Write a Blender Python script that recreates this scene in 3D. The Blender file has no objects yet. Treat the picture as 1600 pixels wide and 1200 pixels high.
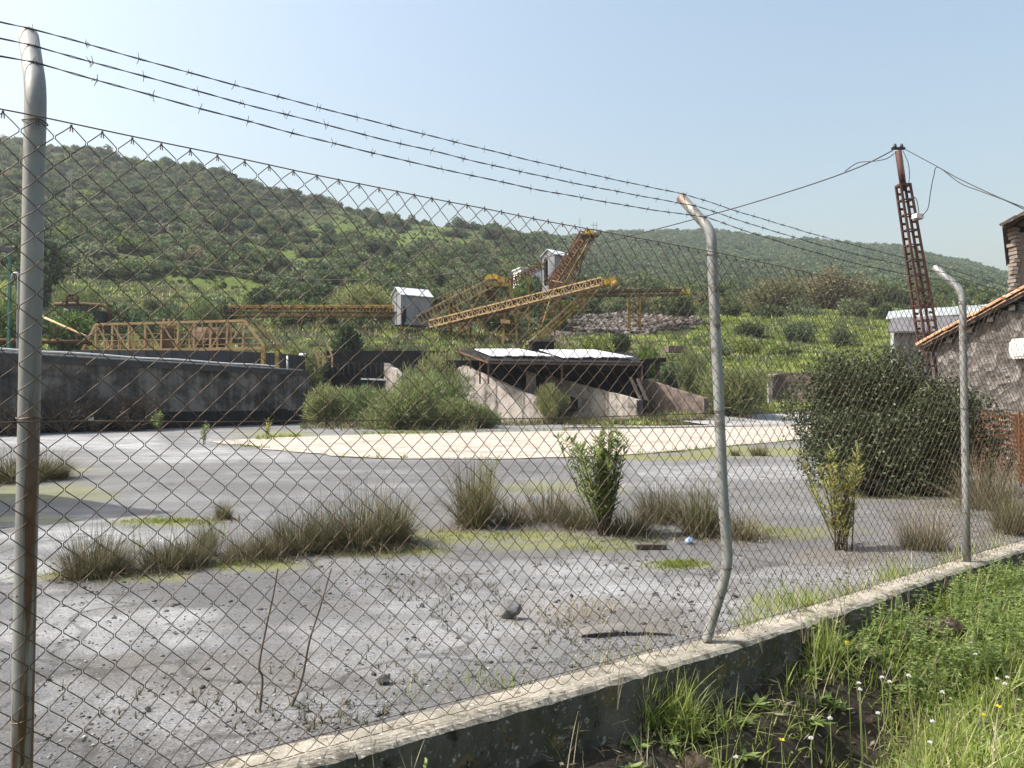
import bpy, bmesh, math, random
import numpy as np
from mathutils import Vector, Matrix, noise as mnoise
R = math.radians
random.seed(7); rng = np.random.default_rng(11)
scene = bpy.context.scene

# ------------------------------------------------------------------ camera, sky, sun, exposure
F = 1180.0                      # focal length in photograph pixels (1600 wide)
CZ = 1.22                       # eye height above the top of the low wall
PITCH = math.atan(30 / F)
cam_d = bpy.data.cameras.new('camera'); cam = bpy.data.objects.new('camera', cam_d)
scene.collection.objects.link(cam); scene.camera = cam
cam.location = (0, 0, CZ); cam.rotation_euler = (R(90) + PITCH, 0, 0)
cam_d.sensor_width = 36; cam_d.lens = F / 1600 * 36; cam_d.clip_end = 4000; cam_d.clip_start = 0.05

SUN_AZ, SUN_EL = R(-95), R(52)  # azimuth from +Y (negative = towards -X)
world = bpy.data.worlds.new('World'); scene.world = world; world.use_nodes = True
wn = world.node_tree.nodes; wl = world.node_tree.links
sky = wn.new('ShaderNodeTexSky'); sky.sky_type = 'NISHITA'; sky.sun_disc = False
sky.sun_elevation = SUN_EL; sky.sun_rotation = SUN_AZ
sky.altitude = 0; sky.air_density = 1.8; sky.dust_density = 5.5; sky.ozone_density = 1.3
bg = wn['Background']; bg.inputs['Strength'].default_value = 0.14
wl.new(sky.outputs[0], bg.inputs['Color'])
sun_d = bpy.data.lights.new('sun', 'SUN'); sun = bpy.data.objects.new('sun', sun_d)
scene.collection.objects.link(sun)
sun_d.energy = 4.8; sun_d.angle = R(0.6); sun_d.color = (1.0, 0.955, 0.89)
sd = Vector((math.sin(SUN_AZ) * math.cos(SUN_EL), math.cos(SUN_AZ) * math.cos(SUN_EL), math.sin(SUN_EL)))
sun.rotation_euler = sd.to_track_quat('Z', 'Y').to_euler(); sun.location = sd * 50
vs = scene.view_settings
vs.view_transform = 'Standard'; vs.look = 'None'; vs.gamma = 1; vs.use_curve_mapping = False; vs.exposure = 0.7
scene.cycles.use_denoising = True
scene.cycles.max_bounces = 6; scene.cycles.transparent_max_bounces = 8
scene.cycles.volume_bounces = 0

# ------------------------------------------------------------------ helpers
UPV = Vector((0, -math.sin(PITCH), math.cos(PITCH))); FWD = Vector((0, math.cos(PITCH), math.sin(PITCH)))
def at(px, py, Y):
    d = Vector(((px - 800) / F, 0, 0)) + UPV * ((600 - py) / F) + FWD
    return Vector((0, 0, CZ)) + d * (Y / d.y)
def on(px, py, z=-0.08):
    d = Vector(((px - 800) / F, 0, 0)) + UPV * ((600 - py) / F) + FWD
    return Vector((0, 0, CZ)) + d * ((z - CZ) / d.z)
def project(P):
    P = np.asarray(P, float); q = P - np.array([0, 0, CZ])
    dep = q[..., 1] * FWD.y + q[..., 2] * FWD.z; dep = np.where(dep < .05, .05, dep)
    v = q[..., 1] * UPV.y + q[..., 2] * UPV.z
    return 800 + F * q[..., 0] / dep, 600 - F * v / dep

def vnoise(x, y, seed=0):
    x = np.asarray(x, float); y = np.asarray(y, float)
    xi = np.floor(x).astype(np.int64); yi = np.floor(y).astype(np.int64)
    xf = x - xi; yf = y - yi
    def h(a, b):
        n = (a * 374761393 + b * 668265263 + seed * 974634541) & 0x7fffffff
        n = ((n ^ (n >> 13)) * 1274126177) & 0x7fffffff
        return ((n ^ (n >> 16)) & 0xffff) / 65535.0
    u = xf * xf * (3 - 2 * xf); v = yf * yf * (3 - 2 * yf)
    return (h(xi, yi) * (1 - u) + h(xi + 1, yi) * u) * (1 - v) + (h(xi, yi + 1) * (1 - u) + h(xi + 1, yi + 1) * u) * v
def fbm(x, y, o=4, seed=0):
    s = 0; a = .5; t = 0
    for k in range(o):
        s = s + a * vnoise(np.asarray(x) * 2 ** k, np.asarray(y) * 2 ** k, seed + k * 17); t += a; a *= .5
    return s / t
def sstep(a, b, x): t = np.clip((x - a) / (b - a), 0, 1); return t * t * (3 - 2 * t)

COL = scene.collection
def tag(o, label=None, cat=None, group=None, kind=None):
    if label: o['label'] = label
    if cat: o['category'] = cat
    if group: o['group'] = group
    if kind: o['kind'] = kind
    return o
def link(o, parent=None):
    COL.objects.link(o)
    if parent is not None: o.parent = parent
    return o
def empty(name, loc=(0, 0, 0), label=None, cat=None, group=None, rz=0):
    o = bpy.data.objects.new(name, None); o.location = loc; o.rotation_euler = (0, 0, rz); o.empty_display_size = .2
    COL.objects.link(o); return tag(o, label, cat, group)
def mesh_from(name, V, Fc, mat, smooth=False):
    me = bpy.data.meshes.new(name); me.from_pydata([tuple(v) for v in V], [], [tuple(f) for f in Fc]); me.update()
    if mat: me.materials.append(mat)
    if smooth: me.polygons.foreach_set('use_smooth', [True] * len(me.polygons))
    return me
def mesh_fast(name, V, Q, mat, smooth=False):           # V (n,3), Q (m,k) one polygon size
    V = np.ascontiguousarray(V, np.float32); Q = np.ascontiguousarray(Q, np.int32)
    me = bpy.data.meshes.new(name); me.vertices.add(len(V)); me.vertices.foreach_set('co', V.ravel())
    m, k = Q.shape
    me.loops.add(m * k); me.loops.foreach_set('vertex_index', Q.ravel())
    me.polygons.add(m); me.polygons.foreach_set('loop_start', np.arange(m, dtype=np.int32) * k)
    me.polygons.foreach_set('loop_total', np.full(m, k, np.int32))
    if smooth: me.polygons.foreach_set('use_smooth', np.ones(m, bool))
    me.update(calc_edges=True)
    if mat: me.materials.append(mat)
    return me
def new(name, me, parent=None, world_parented=True):
    """links a mesh given in world coordinates under a parent that may sit elsewhere"""
    o = bpy.data.objects.new(name, me); link(o, parent)
    if parent is not None and world_parented:
        o.matrix_parent_inverse = pmat(parent).inverted()
    return o
def pmat(o):
    m = Matrix.LocRotScale(o.location, o.rotation_euler, o.scale)
    return m if o.parent is None else pmat(o.parent) @ o.matrix_parent_inverse @ m

class MB:
    def __init__(s): s.v = []; s.f = []
    def add(s, V, Fc):
        b = len(s.v); s.v += [tuple(x) for x in V]; s.f += [tuple(b + i for i in f) for f in Fc]; return s
    def box(s, c, size, rz=0, rot=None):
        hx, hy, hz = [k / 2 for k in size]; c = Vector(c)
        m = rot or Matrix.Rotation(rz, 3, 'Z')
        V = [c + m @ Vector((x * hx, y * hy, z * hz)) for x in (-1, 1) for y in (-1, 1) for z in (-1, 1)]
        return s.add(V, [(0, 1, 3, 2), (4, 6, 7, 5), (0, 4, 5, 1), (2, 3, 7, 6), (0, 2, 6, 4), (1, 5, 7, 3)])
    def bar(s, a, b, w, h=None):
        a = Vector(a); b = Vector(b); d = b - a; L = d.length
        m = d.to_track_quat('Y', 'Z').to_matrix()
        return s.box((a + b) / 2, (w, L, h or w), rot=m)
    def tube(s, path, r, n=8, cap=True):
        P = [Vector(p) for p in path]; rs = r if hasattr(r, '__len__') else [r] * len(P); V = []
        pu = None
        for i, p in enumerate(P):
            t = (P[min(i + 1, len(P) - 1)] - P[max(i - 1, 0)]).normalized()
            if pu is None: u = t.orthogonal().normalized()
            else: u = (pu - t * pu.dot(t)).normalized()
            pu = u; w = t.cross(u)
            V += [p + (u * math.cos(2 * math.pi * k / n) + w * math.sin(2 * math.pi * k / n)) * rs[i] for k in range(n)]
        Fc = [(i * n + k, i * n + (k + 1) % n, (i + 1) * n + (k + 1) % n, (i + 1) * n + k) for i in range(len(P) - 1) for k in range(n)]
        if cap: Fc += [tuple(range(n - 1, -1, -1)), tuple((len(P) - 1) * n + k for k in range(n))]
        return s.add(V, Fc)
    def prism(s, pts, d):
        n = len(pts); d = Vector(d); V = [Vector(p) for p in pts]; V += [p + d for p in V]
        return s.add(V, [tuple(range(n - 1, -1, -1)), tuple(range(n, 2 * n))] + [(i, (i + 1) % n, n + (i + 1) % n, n + i) for i in range(n)])
    def build(s, name, mat, parent=None, smooth=False):
        me = mesh_from(name, s.v, s.f, mat, smooth); return new(name, me, parent)

_unit = {}
def bar(name, a, b, w, mat, parent, h=None):
    """one straight member: a shared unit box stretched between two points"""
    if mat.name not in _unit:
        _unit[mat.name] = mesh_from('member_' + mat.name, *(lambda m: (m.v, m.f))(MB().box((0, 0, 0), (1, 1, 1))), mat)
    a = Vector(a); b = Vector(b); d = b - a
    o = bpy.data.objects.new(name, _unit[mat.name]); link(o, parent)
    m = Matrix.LocRotScale((a + b) / 2, d.to_track_quat('Y', 'Z'), (w, d.length, h or w))
    o.matrix_basis = pmat(parent).inverted() @ m if parent is not None else m
    return o

# ------------------------------------------------------------------ materials
def nt(name):
    m = bpy.data.materials.new(name); m.use_nodes = True; n = m.node_tree.nodes; l = m.node_tree.links
    return m, n, l, n['Principled BSDF'], n['Material Output']
def ramp(n, l, fac, stops):
    r = n.new('ShaderNodeValToRGB'); e = r.color_ramp.elements
    while len(e) < len(stops): e.new(.5)
    for k, (p, c) in enumerate(stops): e[k].position = p; e[k].color = (*c, 1)
    l.new(fac, r.inputs[0]); return r.outputs[0]
def nz(n, l, vec, scale, detail=6, rough=.6, dist=0):
    t = n.new('ShaderNodeTexNoise'); t.inputs['Scale'].default_value = scale; t.inputs['Detail'].default_value = detail
    t.inputs['Roughness'].default_value = rough; t.inputs['Distortion'].default_value = dist
    l.new(vec, t.inputs['Vector']); return t.outputs['Fac']
def mixc(n, l, fac, a, b, mode='MIX'):
    x = n.new('ShaderNodeMix'); x.data_type = 'RGBA'; x.blend_type = mode
    for sock, v in ((x.inputs[0], fac), (x.inputs[6], a), (x.inputs[7], b)):
        if isinstance(v, (int, float)): sock.default_value = v
        elif isinstance(v, tuple): sock.default_value = (*v, 1)
        else: l.new(v, sock)
    return x.outputs[2]
def mth(n, l, op, a, b=0.0, clamp=False):
    x = n.new('ShaderNodeMath'); x.operation = op; x.use_clamp = clamp
    for sock, v in ((x.inputs[0], a), (x.inputs[1], b)):
        if isinstance(v, (int, float)): sock.default_value = v
        else: l.new(v, sock)
    return x.outputs[0]
def posn(n, l, scale=(1, 1, 1)):
    g = n.new('ShaderNodeNewGeometry'); mp = n.new('ShaderNodeMapping'); mp.inputs['Scale'].default_value = scale
    l.new(g.outputs['Position'], mp.inputs['Vector']); return mp.outputs[0]
def attr(n, name):
    a = n.new('ShaderNodeAttribute'); a.attribute_name = name; return a.outputs['Fac']
def bump(n, l, b, h, strength=.5, dist=.02):
    bp = n.new('ShaderNodeBump'); bp.inputs['Strength'].default_value = strength; bp.inputs['Distance'].default_value = dist
    l.new(h, bp.inputs['Height']); l.new(bp.outputs[0], b.inputs['Normal'])
def surf(name, stops, scale=3, rough=.8, stretch=(1, 1, 1), metallic=0, bstr=.4, bdist=.01, bscale=None, spots=None, detail=8):
    """a surface of a few noise-mixed tones with fine relief; spots = (colour, scale, threshold)"""
    m, n, l, b, o = nt(name); v = posn(n, l, stretch)
    c = ramp(n, l, nz(n, l, v, scale, detail, .65), stops)
    if spots:
        for sc, ss, th in spots:
            f = ramp(n, l, nz(n, l, posn(n, l), ss, 6, .7), [(th - .04, (0, 0, 0)), (th + .04, (1, 1, 1))])
            c = mixc(n, l, f, c, sc)
    l.new(c, b.inputs['Base Color']); b.inputs['Roughness'].default_value = rough; b.inputs['Metallic'].default_value = metallic
    if rough >= .85: b.inputs['Specular IOR Level'].default_value = .15
    if bstr: bump(n, l, b, nz(n, l, posn(n, l), bscale or scale * 6, 8, .7), bstr, bdist)
    return m
def leafmat(name, stops, trans=.35, rough=.6, tcol=None, obj=.0):
    """foliage: colour varies leaf by leaf, light passes through"""
    m, n, l, b, o = nt(name)
    g = n.new('ShaderNodeNewGeometry'); c = ramp(n, l, g.outputs['Random Per Island'], stops)
    if obj:
        oi = n.new('ShaderNodeObjectInfo')
        k = mth(n, l, 'MULTIPLY_ADD', oi.outputs['Random'], obj); n[-1].inputs[2].default_value = 1 - obj / 2
        hs = n.new('ShaderNodeHueSaturation'); l.new(k, hs.inputs['Value']); l.new(c, hs.inputs['Color'])
        k2 = mth(n, l, 'MULTIPLY_ADD', oi.outputs['Random'], -.05); n[-1].inputs[2].default_value = .525
        l.new(k2, hs.inputs['Hue']); c = hs.outputs[0]
    l.new(c, b.inputs['Base Color']); b.inputs['Roughness'].default_value = rough
    b.inputs['Specular IOR Level'].default_value = .3
    t = n.new('ShaderNodeBsdfTranslucent')
    l.new(mixc(n, l, .6, c, tcol or (.25, .35, .05), 'MIX') if tcol else c, t.inputs[0])
    mx = n.new('ShaderNodeMixShader'); mx.inputs[0].default_value = trans
    l.new(b.outputs[0], mx.inputs[1]); l.new(t.outputs[0], mx.inputs[2]); l.new(mx.outputs[0], o.inputs[0])
    return m

M = {}
M['galv'] = surf('galvanised_steel', [(.25, (.17, .172, .17)), (.5, (.26, .265, .26)), (.75, (.36, .36, .35))], 9, .55, (1, 1, .25), .35, .25, .003, 60,
                 spots=[((.14, .10, .07), 2.6, .62), ((.13, .12, .11), 14, .58), ((.07, .04, .025), 40, .66)])
M['galv_rust'] = surf('galvanised_steel_with_rust_streaks', [(.25, (.2, .2, .2)), (.5, (.30, .31, .30)), (.75, (.4, .4, .39))], 9, .55, (1, 1, .2), .3, .25, .003, 60,
                 spots=[((.12, .11, .10), 14, .64)])
M['wire'] = surf('rusty_wire', [(.3, (.045, .032, .024)), (.55, (.10, .065, .042)), (.8, (.20, .155, .115))], 14, .55, metallic=.35, bstr=0)
M['barb'] = surf('barbed_wire_steel', [(.3, (.03, .028, .03)), (.7, (.09, .08, .075))], 30, .55, metallic=.5, bstr=0)
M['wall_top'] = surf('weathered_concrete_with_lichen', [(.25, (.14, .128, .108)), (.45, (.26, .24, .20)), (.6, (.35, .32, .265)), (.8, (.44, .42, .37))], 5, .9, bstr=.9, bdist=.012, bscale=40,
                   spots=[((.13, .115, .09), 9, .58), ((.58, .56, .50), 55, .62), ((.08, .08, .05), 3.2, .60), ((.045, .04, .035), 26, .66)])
M['plant_yellow'] = surf('rusted_yellow_paint', [(.30, (.10, .055, .02)), (.44, (.22, .13, .035)), (.56, (.36, .24, .055)), (.8, (.46, .33, .10))], 1.6, .8, bstr=0)
M['plant_tan'] = surf('faded_tan_paint', [(.2, (.18, .085, .04)), (.45, (.42, .28, .13)), (.8, (.55, .41, .22))], 1.3, .8, bstr=0)
M['plant_rust'] = surf('rusted_steel', [(.25, (.055, .028, .018)), (.5, (.125, .065, .035)), (.8, (.23, .14, .075))], 1.8, .85, bstr=0)
M['bright_yellow'] = surf('yellow_machine_paint', [(.3, (.42, .27, .02)), (.7, (.65, .45, .04))], 2, .6, bstr=0)
M['belt'] = surf('conveyor_belt', [(.3, (.06, .04, .03)), (.7, (.15, .10, .07))], 2, .9, bstr=0)
M['black_steel'] = surf('black_coated_steel', [(.3, (.014, .016, .022)), (.7, (.045, .048, .058))], 2.5, .5, (1, 1, .3), bstr=0)
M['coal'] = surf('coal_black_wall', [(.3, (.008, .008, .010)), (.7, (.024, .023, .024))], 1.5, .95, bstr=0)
M['pylon'] = surf('red_oxide_steel', [(.25, (.028, .012, .010)), (.5, (.06, .022, .017)), (.8, (.115, .05, .036))], 5, .75, bstr=.2, bscale=40)
M['stone'] = surf('loose_stone', [(.3, (.06, .06, .062)), (.6, (.18, .18, .18)), (.8, (.45, .45, .44))], 14, .85, bstr=.6, bscale=60)
M['dark_stone'] = surf('dark_slag_stone', [(.3, (.02, .02, .022)), (.7, (.07, .068, .07))], 14, .8, bstr=.6, bscale=60)
M['cable'] = surf('black_cable', [(.3, (.015, .015, .016)), (.7, (.03, .03, .03))], 5, .6, bstr=0)
M['twig'] = surf('dry_twig_bark', [(.3, (.06, .045, .035)), (.7, (.16, .13, .10))], 20, .85, bstr=0)
M['bark'] = surf('shrub_bark', [(.3, (.05, .04, .03)), (.7, (.13, .11, .085))], 8, .9, bstr=.4)
M['white_paint'] = surf('dull_white_paint', [(.3, (.55, .56, .55)), (.7, (.75, .75, .73))], 5, .6, bstr=0)
M['green_paint'] = surf('green_paint', [(.3, (.02, .10, .07)), (.7, (.03, .16, .11))], 5, .5, bstr=0)
M['blue'] = surf('faded_blue_plastic', [(.45, (.12, .25, .50)), (.55, (.45, .52, .60))], 30, .5, bstr=0)
M['trough'] = surf('dull_red_trough', [(.3, (.06, .02, .02)), (.7, (.16, .05, .045))], 5, .7, bstr=0)
M['orange_net'] = leafmat('orange_plastic_net', [(0, (.15, .05, .02)), (1, (.27, .105, .045))], .3, .6)
def corrugated(name, a, b, freq, axis=0, rough=.5, metallic=.3):
    m, n, l, bs, o = nt(name); v = posn(n, l)
    c = ramp(n, l, nz(n, l, posn(n, l, (1, 1, .3)), 1.2, 8, .65), [(.3, a), (.7, b)])
    l.new(c, bs.inputs['Base Color']); bs.inputs['Roughness'].default_value = rough; bs.inputs['Metallic'].default_value = metallic
    return m
M['sheet_grey'] = corrugated('grey_corrugated_sheet', (.20, .21, .22), (.30, .31, .33), 8)
M['sheet_white'] = corrugated('pale_roof_sheet', (.52, .54, .56), (.78, .80, .82), 8, rough=.45)
M['sheet_pale'] = corrugated('dull_translucent_sheet', (.30, .33, .32), (.42, .45, .44), 8)
M['sheet_dark'] = corrugated('dark_grey_roof_sheet', (.12, .11, .115), (.20, .185, .18), 8)
def conc_wall(name, light, mid, dark, zb, zt):
    """cast concrete with run-off streaks: tones stretched down the wall, black tide marks at the foot"""
    m, n, l, b, o = nt(name)
    f1 = nz(n, l, posn(n, l, (1, 1, .12)), 1.6, 8, .7); f2 = nz(n, l, posn(n, l, (1, 1, 1.6)), .55, 9, .68)
    f = mth(n, l, 'ADD', mth(n, l, 'MULTIPLY', f1, .40), mth(n, l, 'MULTIPLY', f2, .60))
    c = ramp(n, l, f, [(.40, dark), (.48, mid), (.57, light)])
    l.new(c, b.inputs['Base Color']); b.inputs['Roughness'].default_value = .9
    bump(n, l, b, nz(n, l, posn(n, l), 4, 8, .7), .5, .05); return m
M['tank_concrete'] = conc_wall('stained_tank_concrete', (.19, .17, .15), (.072, .066, .06), (.014, .013, .013), 0, 3)
M['bin_concrete'] = conc_wall('pinkish_bin_concrete', (.37, .335, .305), (.24, .215, .195), (.055, .048, .044), 0, 3)
M['retaining'] = conc_wall('brown_retaining_stone', (.20, .15, .125), (.12, .09, .078), (.05, .038, .033), 0, 3)
def plaster(name, a, b, c_):
    m, n, l, bs, o = nt(name); v = posn(n, l)
    vo = n.new('ShaderNodeTexVoronoi'); vo.inputs['Scale'].default_value = 9; l.new(v, vo.inputs['Vector'])
    f = nz(n, l, v, 2.2, 8, .7); h = mth(n, l, 'ADD', mth(n, l, 'MULTIPLY', vo.outputs[0], .9), nz(n, l, v, 26, 6, .7))
    c = ramp(n, l, f, [(.32, a), (.5, b), (.68, c_)])
    c = mixc(n, l, ramp(n, l, vo.outputs['Color'], [(.55, (0, 0, 0)), (.75, (.7, .7, .7))]), c, tuple(min(1, k * 1.5) for k in c_))
    c = mixc(n, l, ramp(n, l, nz(n, l, v, 24, 4, .6), [(.36, (.6, .6, .6)), (.44, (0, 0, 0))]), c, (.07, .06, .052))
    l.new(c, bs.inputs['Base Color']); bs.inputs['Roughness'].default_value = .95; bump(n, l, bs, h, 1.0, .09); return m
M['rubble_plaster'] = plaster('rough_rubble_plaster', (.095, .085, .078), (.18, .163, .15), (.28, .26, .24))
def brickmat():
    m, n, l, bs, o = nt('thin_brick_courses'); g = n.new('ShaderNodeNewGeometry')
    sx = n.new('ShaderNodeSeparateXYZ'); l.new(g.outputs['Position'], sx.inputs[0]); cx = n.new('ShaderNodeCombineXYZ')
    l.new(mth(n, l, 'ADD', sx.outputs[0], sx.outputs[1]), cx.inputs[0]); l.new(sx.outputs[2], cx.inputs[1])
    br = n.new('ShaderNodeTexBrick'); l.new(cx.outputs[0], br.inputs['Vector']); br.inputs['Scale'].default_value = 1
    br.inputs['Brick Width'].default_value = .26; br.inputs['Row Height'].default_value = .075; br.inputs['Mortar Size'].default_value = .010
    br.inputs['Color1'].default_value = (.15, .11, .085, 1); br.inputs['Color2'].default_value = (.24, .19, .15, 1); br.inputs['Mortar'].default_value = (.22, .20, .18, 1)
    c = mixc(n, l, nz(n, l, posn(n, l), 3, 6, .7), br.outputs[0], (.22, .19, .165)); l.new(c, bs.inputs['Base Color'])
    bs.inputs['Roughness'].default_value = .9; bump(n, l, bs, br.outputs['Fac'], .6, -.01); return m
M['brick'] = brickmat()
M['roof_tile'] = surf('lichened_clay_tile', [(.25, (.20, .10, .06)), (.5, (.36, .20, .12)), (.75, (.50, .38, .27))], 4, .9, bstr=.5, bscale=30, spots=[((.45, .36, .14), 11, .66), ((.09, .075, .06), 7, .64)])
M['wood_dark'] = surf('dark_old_timber', [(.3, (.035, .03, .026)), (.7, (.11, .095, .08))], 6, .85, (1, 1, 1), bstr=.5)
M['rubber'] = surf('grey_rubber_strip', [(.3, (.07, .065, .06)), (.7, (.20, .19, .175))], 8, .8, bstr=.4)
M['pale_concrete'] = surf('pale_concrete_slab', [(.3, (.30, .265, .225)), (.5, (.365, .325, .28)), (.7, (.42, .38, .33))], .5, .85, bstr=.5, bscale=12, spots=[((.27, .235, .19), .9, .56), ((.50, .455, .40), 2.2, .58), ((.20, .18, .15), 4.5, .63)])
M['road_far'] = surf('far_road_asphalt', [(.3, (.20, .20, .21)), (.7, (.34, .34, .35))], .6, .85, bstr=0)
# foliage
M['leaf_maquis'] = leafmat('maquis_leaf', [(0, (.040, .062, .024)), (.5, (.082, .115, .045)), (1, (.15, .19, .08))], .4, .65, obj=.5)
M['leaf_forest'] = leafmat('oak_forest_leaf', [(0, (.06, .092, .045)), (.5, (.115, .158, .08)), (1, (.19, .235, .125))], .4, .7, obj=.4)
M['leaf_green'] = leafmat('fresh_shrub_leaf', [(0, (.075, .11, .022)), (.5, (.135, .19, .04)), (1, (.21, .26, .075))], .45, .6, obj=.3)
M['leaf_olive'] = leafmat('grey_green_shrub_leaf', [(0, (.06, .088, .040)), (.5, (.12, .16, .078)), (1, (.20, .235, .13))], .4, .65, obj=.3)
M['leaf_tamarisk'] = leafmat('feathery_tamarisk_sprig', [(0, (.090, .115, .040)), (.5, (.18, .215, .085)), (1, (.29, .32, .15))], .5, .75, obj=.2)
M['leaf_brown'] = leafmat('bare_brownish_crown', [(0, (.10, .10, .055)), (.5, (.18, .175, .09)), (1, (.26, .25, .14))], .45, .7, obj=.15)
M['leaf_holly'] = leafmat('dark_glossy_leaf', [(0, (.022, .034, .015)), (.55, (.046, .064, .028)), (.88, (.085, .105, .05)), (1, (.17, .185, .11))], .25, .5)
M['leaf_oleander'] = leafmat('oleander_leaf', [(0, (.09, .13, .035)), (.6, (.20, .26, .08)), (1, (.33, .38, .15))], .5, .5)
M['leaf_oleander_y'] = leafmat('yellowing_oleander_leaf', [(0, (.14, .17, .04)), (.5, (.29, .32, .08)), (.88, (.42, .40, .15)), (1, (.30, .13, .09))], .5, .5)
M['rush'] = leafmat('rush_blade', [(0, (.030, .038, .017)), (.45, (.068, .080, .034)), (.75, (.13, .11, .06)), (1, (.36, .30, .20))], .35, .75)
M['rush_green'] = leafmat('green_rush_blade', [(0, (.05, .06, .022)), (.5, (.12, .13, .05)), (1, (.34, .29, .18))], .3, .7)
M['rush_dry'] = leafmat('dry_grass_blade', [(0, (.08, .072, .045)), (.5, (.16, .135, .09)), (1, (.40, .35, .26))], .3, .8)
M['grass'] = leafmat('verge_grass_blade', [(0, (.12, .175, .03)), (.35, (.26, .34, .065)), (.7, (.41, .47, .13)), (1, (.66, .62, .38))], .55, .5)
M['weed'] = leafmat('verge_weed_leaf', [(0, (.10, .16, .045)), (.5, (.22, .31, .09)), (1, (.42, .48, .20))], .5, .5)
M['dry'] = leafmat('dead_grass_blade', [(0, (.16, .13, .08)), (.5, (.32, .27, .18)), (1, (.50, .45, .33))], .35, .8)
M['moss_blade'] = leafmat('bright_moss_blade', [(0, (.13, .17, .03)), (1, (.26, .30, .07))], .5, .7)
M['wall_face'] = surf('shade_toned_stained_concrete_face', [(.28, (.045, .043, .036)), (.45, (.085, .08, .068)), (.6, (.13, .12, .10)), (.8, (.20, .19, .165))], 4, .92, (1, 1, .5), bstr=.9, bdist=.012, bscale=40,
                   spots=[((.05, .055, .028), 3.0, .56), ((.14, .11, .06), 6, .60), ((.36, .35, .31), 34, .62), ((.03, .03, .027), 11, .62)])  # front face's shade painted into darker base tones, under moss and lichen spots
M['flower_white'] = leafmat('white_petals', [(0, (.75, .76, .74)), (1, (.85, .85, .82))], .3, .6)
M['flower_yellow'] = leafmat('yellow_petals', [(0, (.70, .55, .03)), (1, (.80, .65, .05))], .3, .6)
M['flower_stem'] = leafmat('flower_stem_green', [(0, (.12, .18, .05)), (1, (.20, .25, .08))], .2, .6)

# ------------------------------------------------------------------ ground: yard, verge, hillside
FO = Vector((-1.30, 2.04, 0)); FD = Vector((.785, .62, 0)).normalized(); FN = Vector((-FD.y, FD.x, 0))   # fence origin, along, inward
def fpt(s, n, z=0): return FO + FD * s + FN * n + Vector((0, 0, z))
def to_sn(x, y):
    dx = np.asarray(x) - FO.x; dy = np.asarray(y) - FO.y
    return dx * FD.x + dy * FD.y, dx * FN.x + dy * FN.y

def kz(s): return .09 * np.clip((2.97 - np.asarray(s, float)) / 2.97, 0, 1.35)        # the wall climbs a little towards the near end
def yard_z(x, y):
    x = np.asarray(x, float); y = np.asarray(y, float)
    z = -.075 + .05 * (fbm(x * .35, y * .35, 3, 5) - .5) + .018 * (fbm(x * 2.1, y * 2.1, 3, 9) - .5)
    s, n = to_sn(x, y)
    return z - .02 * sstep(0, 2, n) - .06 * sstep(8, 25, n) + kz(s) * (1 - sstep(0, 5, n))

TY = np.array([40, 52, 60, 70, 80, 95, 120, 160, 210, 270, 350, 450, 560, 720, 1000], float)
TC = {-900: [695, 600, 545, 510, 480, 450, 400, 330, 265, 205, 230, 270, 330, 400, 480],
      0:    [695, 610, 548, 510, 480, 450, 400, 330, 265, 214, 235, 270, 330, 400, 480],
      120:  [695, 640, 560, 515, 486, 456, 410, 345, 285, 236, 255, 290, 340, 405, 480],
      250:  [695, 668, 580, 522, 494, 464, 420, 360, 305, 260, 280, 310, 350, 410, 480],
      500:  [695, 668, 612, 538, 508, 480, 450, 405, 358, 313, 330, 360, 395, 430, 480],
      640:  [695, 668, 622, 545, 515, 488, 458, 418, 376, 347, 358, 380, 405, 435, 480],
      760:  [695, 668, 624, 550, 520, 494, 464, 430, 392, 360, 368, 385, 400, 430, 480],
      830:  [695, 668, 624, 552, 527, 500, 470, 442, 410, 380, 374, 377, 385, 420, 480],
      950:  [682, 656, 618, 560, 532, 510, 485, 465, 450, 430, 404, 381, 366, 395, 470],
      1100: [682, 650, 610, 565, 530, 500, 480, 468, 455, 440, 415, 388, 365, 390, 470],
      1250: [684, 657, 628, 580, 535, 500, 478, 470, 460, 445, 420, 396, 378, 400, 470],
      1400: [688, 664, 638, 595, 548, 508, 480, 472, 462, 448, 425, 402, 389, 410, 470],
      1500: [690, 668, 642, 600, 556, 516, 486, 475, 466, 454, 436, 420, 411, 425, 480],
      1600: [690, 670, 645, 606, 566, 524, 494, 482, 474, 466, 454, 444, 438, 450, 500],
      2400: [692, 676, 655, 625, 595, 565, 540, 530, 525, 520, 512, 505, 500, 505, 520]}
TU = np.array([(p - 800) / F for p in TC]); TZ = np.array([[CZ + (630 - y) / F * Y for y, Y in zip(TC[p], TY)] for p in TC])
def hill_base(x, y):
    x = np.asarray(x, float); y = np.asarray(y, float)
    u = np.clip(x / np.maximum(y, 1), TU[0], TU[-1]); Y = np.clip(y, TY[0], TY[-1])
    i = np.clip(np.searchsorted(TU, u) - 1, 0, len(TU) - 2); j = np.clip(np.searchsorted(TY, Y) - 1, 0, len(TY) - 2)
    a = (u - TU[i]) / (TU[i + 1] - TU[i]); b = (Y - TY[j]) / (TY[j + 1] - TY[j])
    a = a * a * (3 - 2 * a)
    return (TZ[i, j] * (1 - a) + TZ[i + 1, j] * a) * (1 - b) + (TZ[i, j + 1] * (1 - a) + TZ[i + 1, j + 1] * a) * b
def hill_z(x, y):
    x = np.asarray(x, float); y = np.asarray(y, float)
    z = hill_base(x, y); k = sstep(48, 80, y)
    big = (fbm(x * .035, y * .035, 4, 31) - .5) * 7 * sstep(70, 170, y) * (1 - .6 * sstep(250, 300, y))
    terr = (fbm(x * .10, y * .16, 3, 41) - .5) * 1.8 * k
    return z + big + terr
def ground_z(x, y):
    return float(max(yard_z(x, y), hill_z(x, y))) if y > 39 else float(yard_z(x, y))

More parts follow.
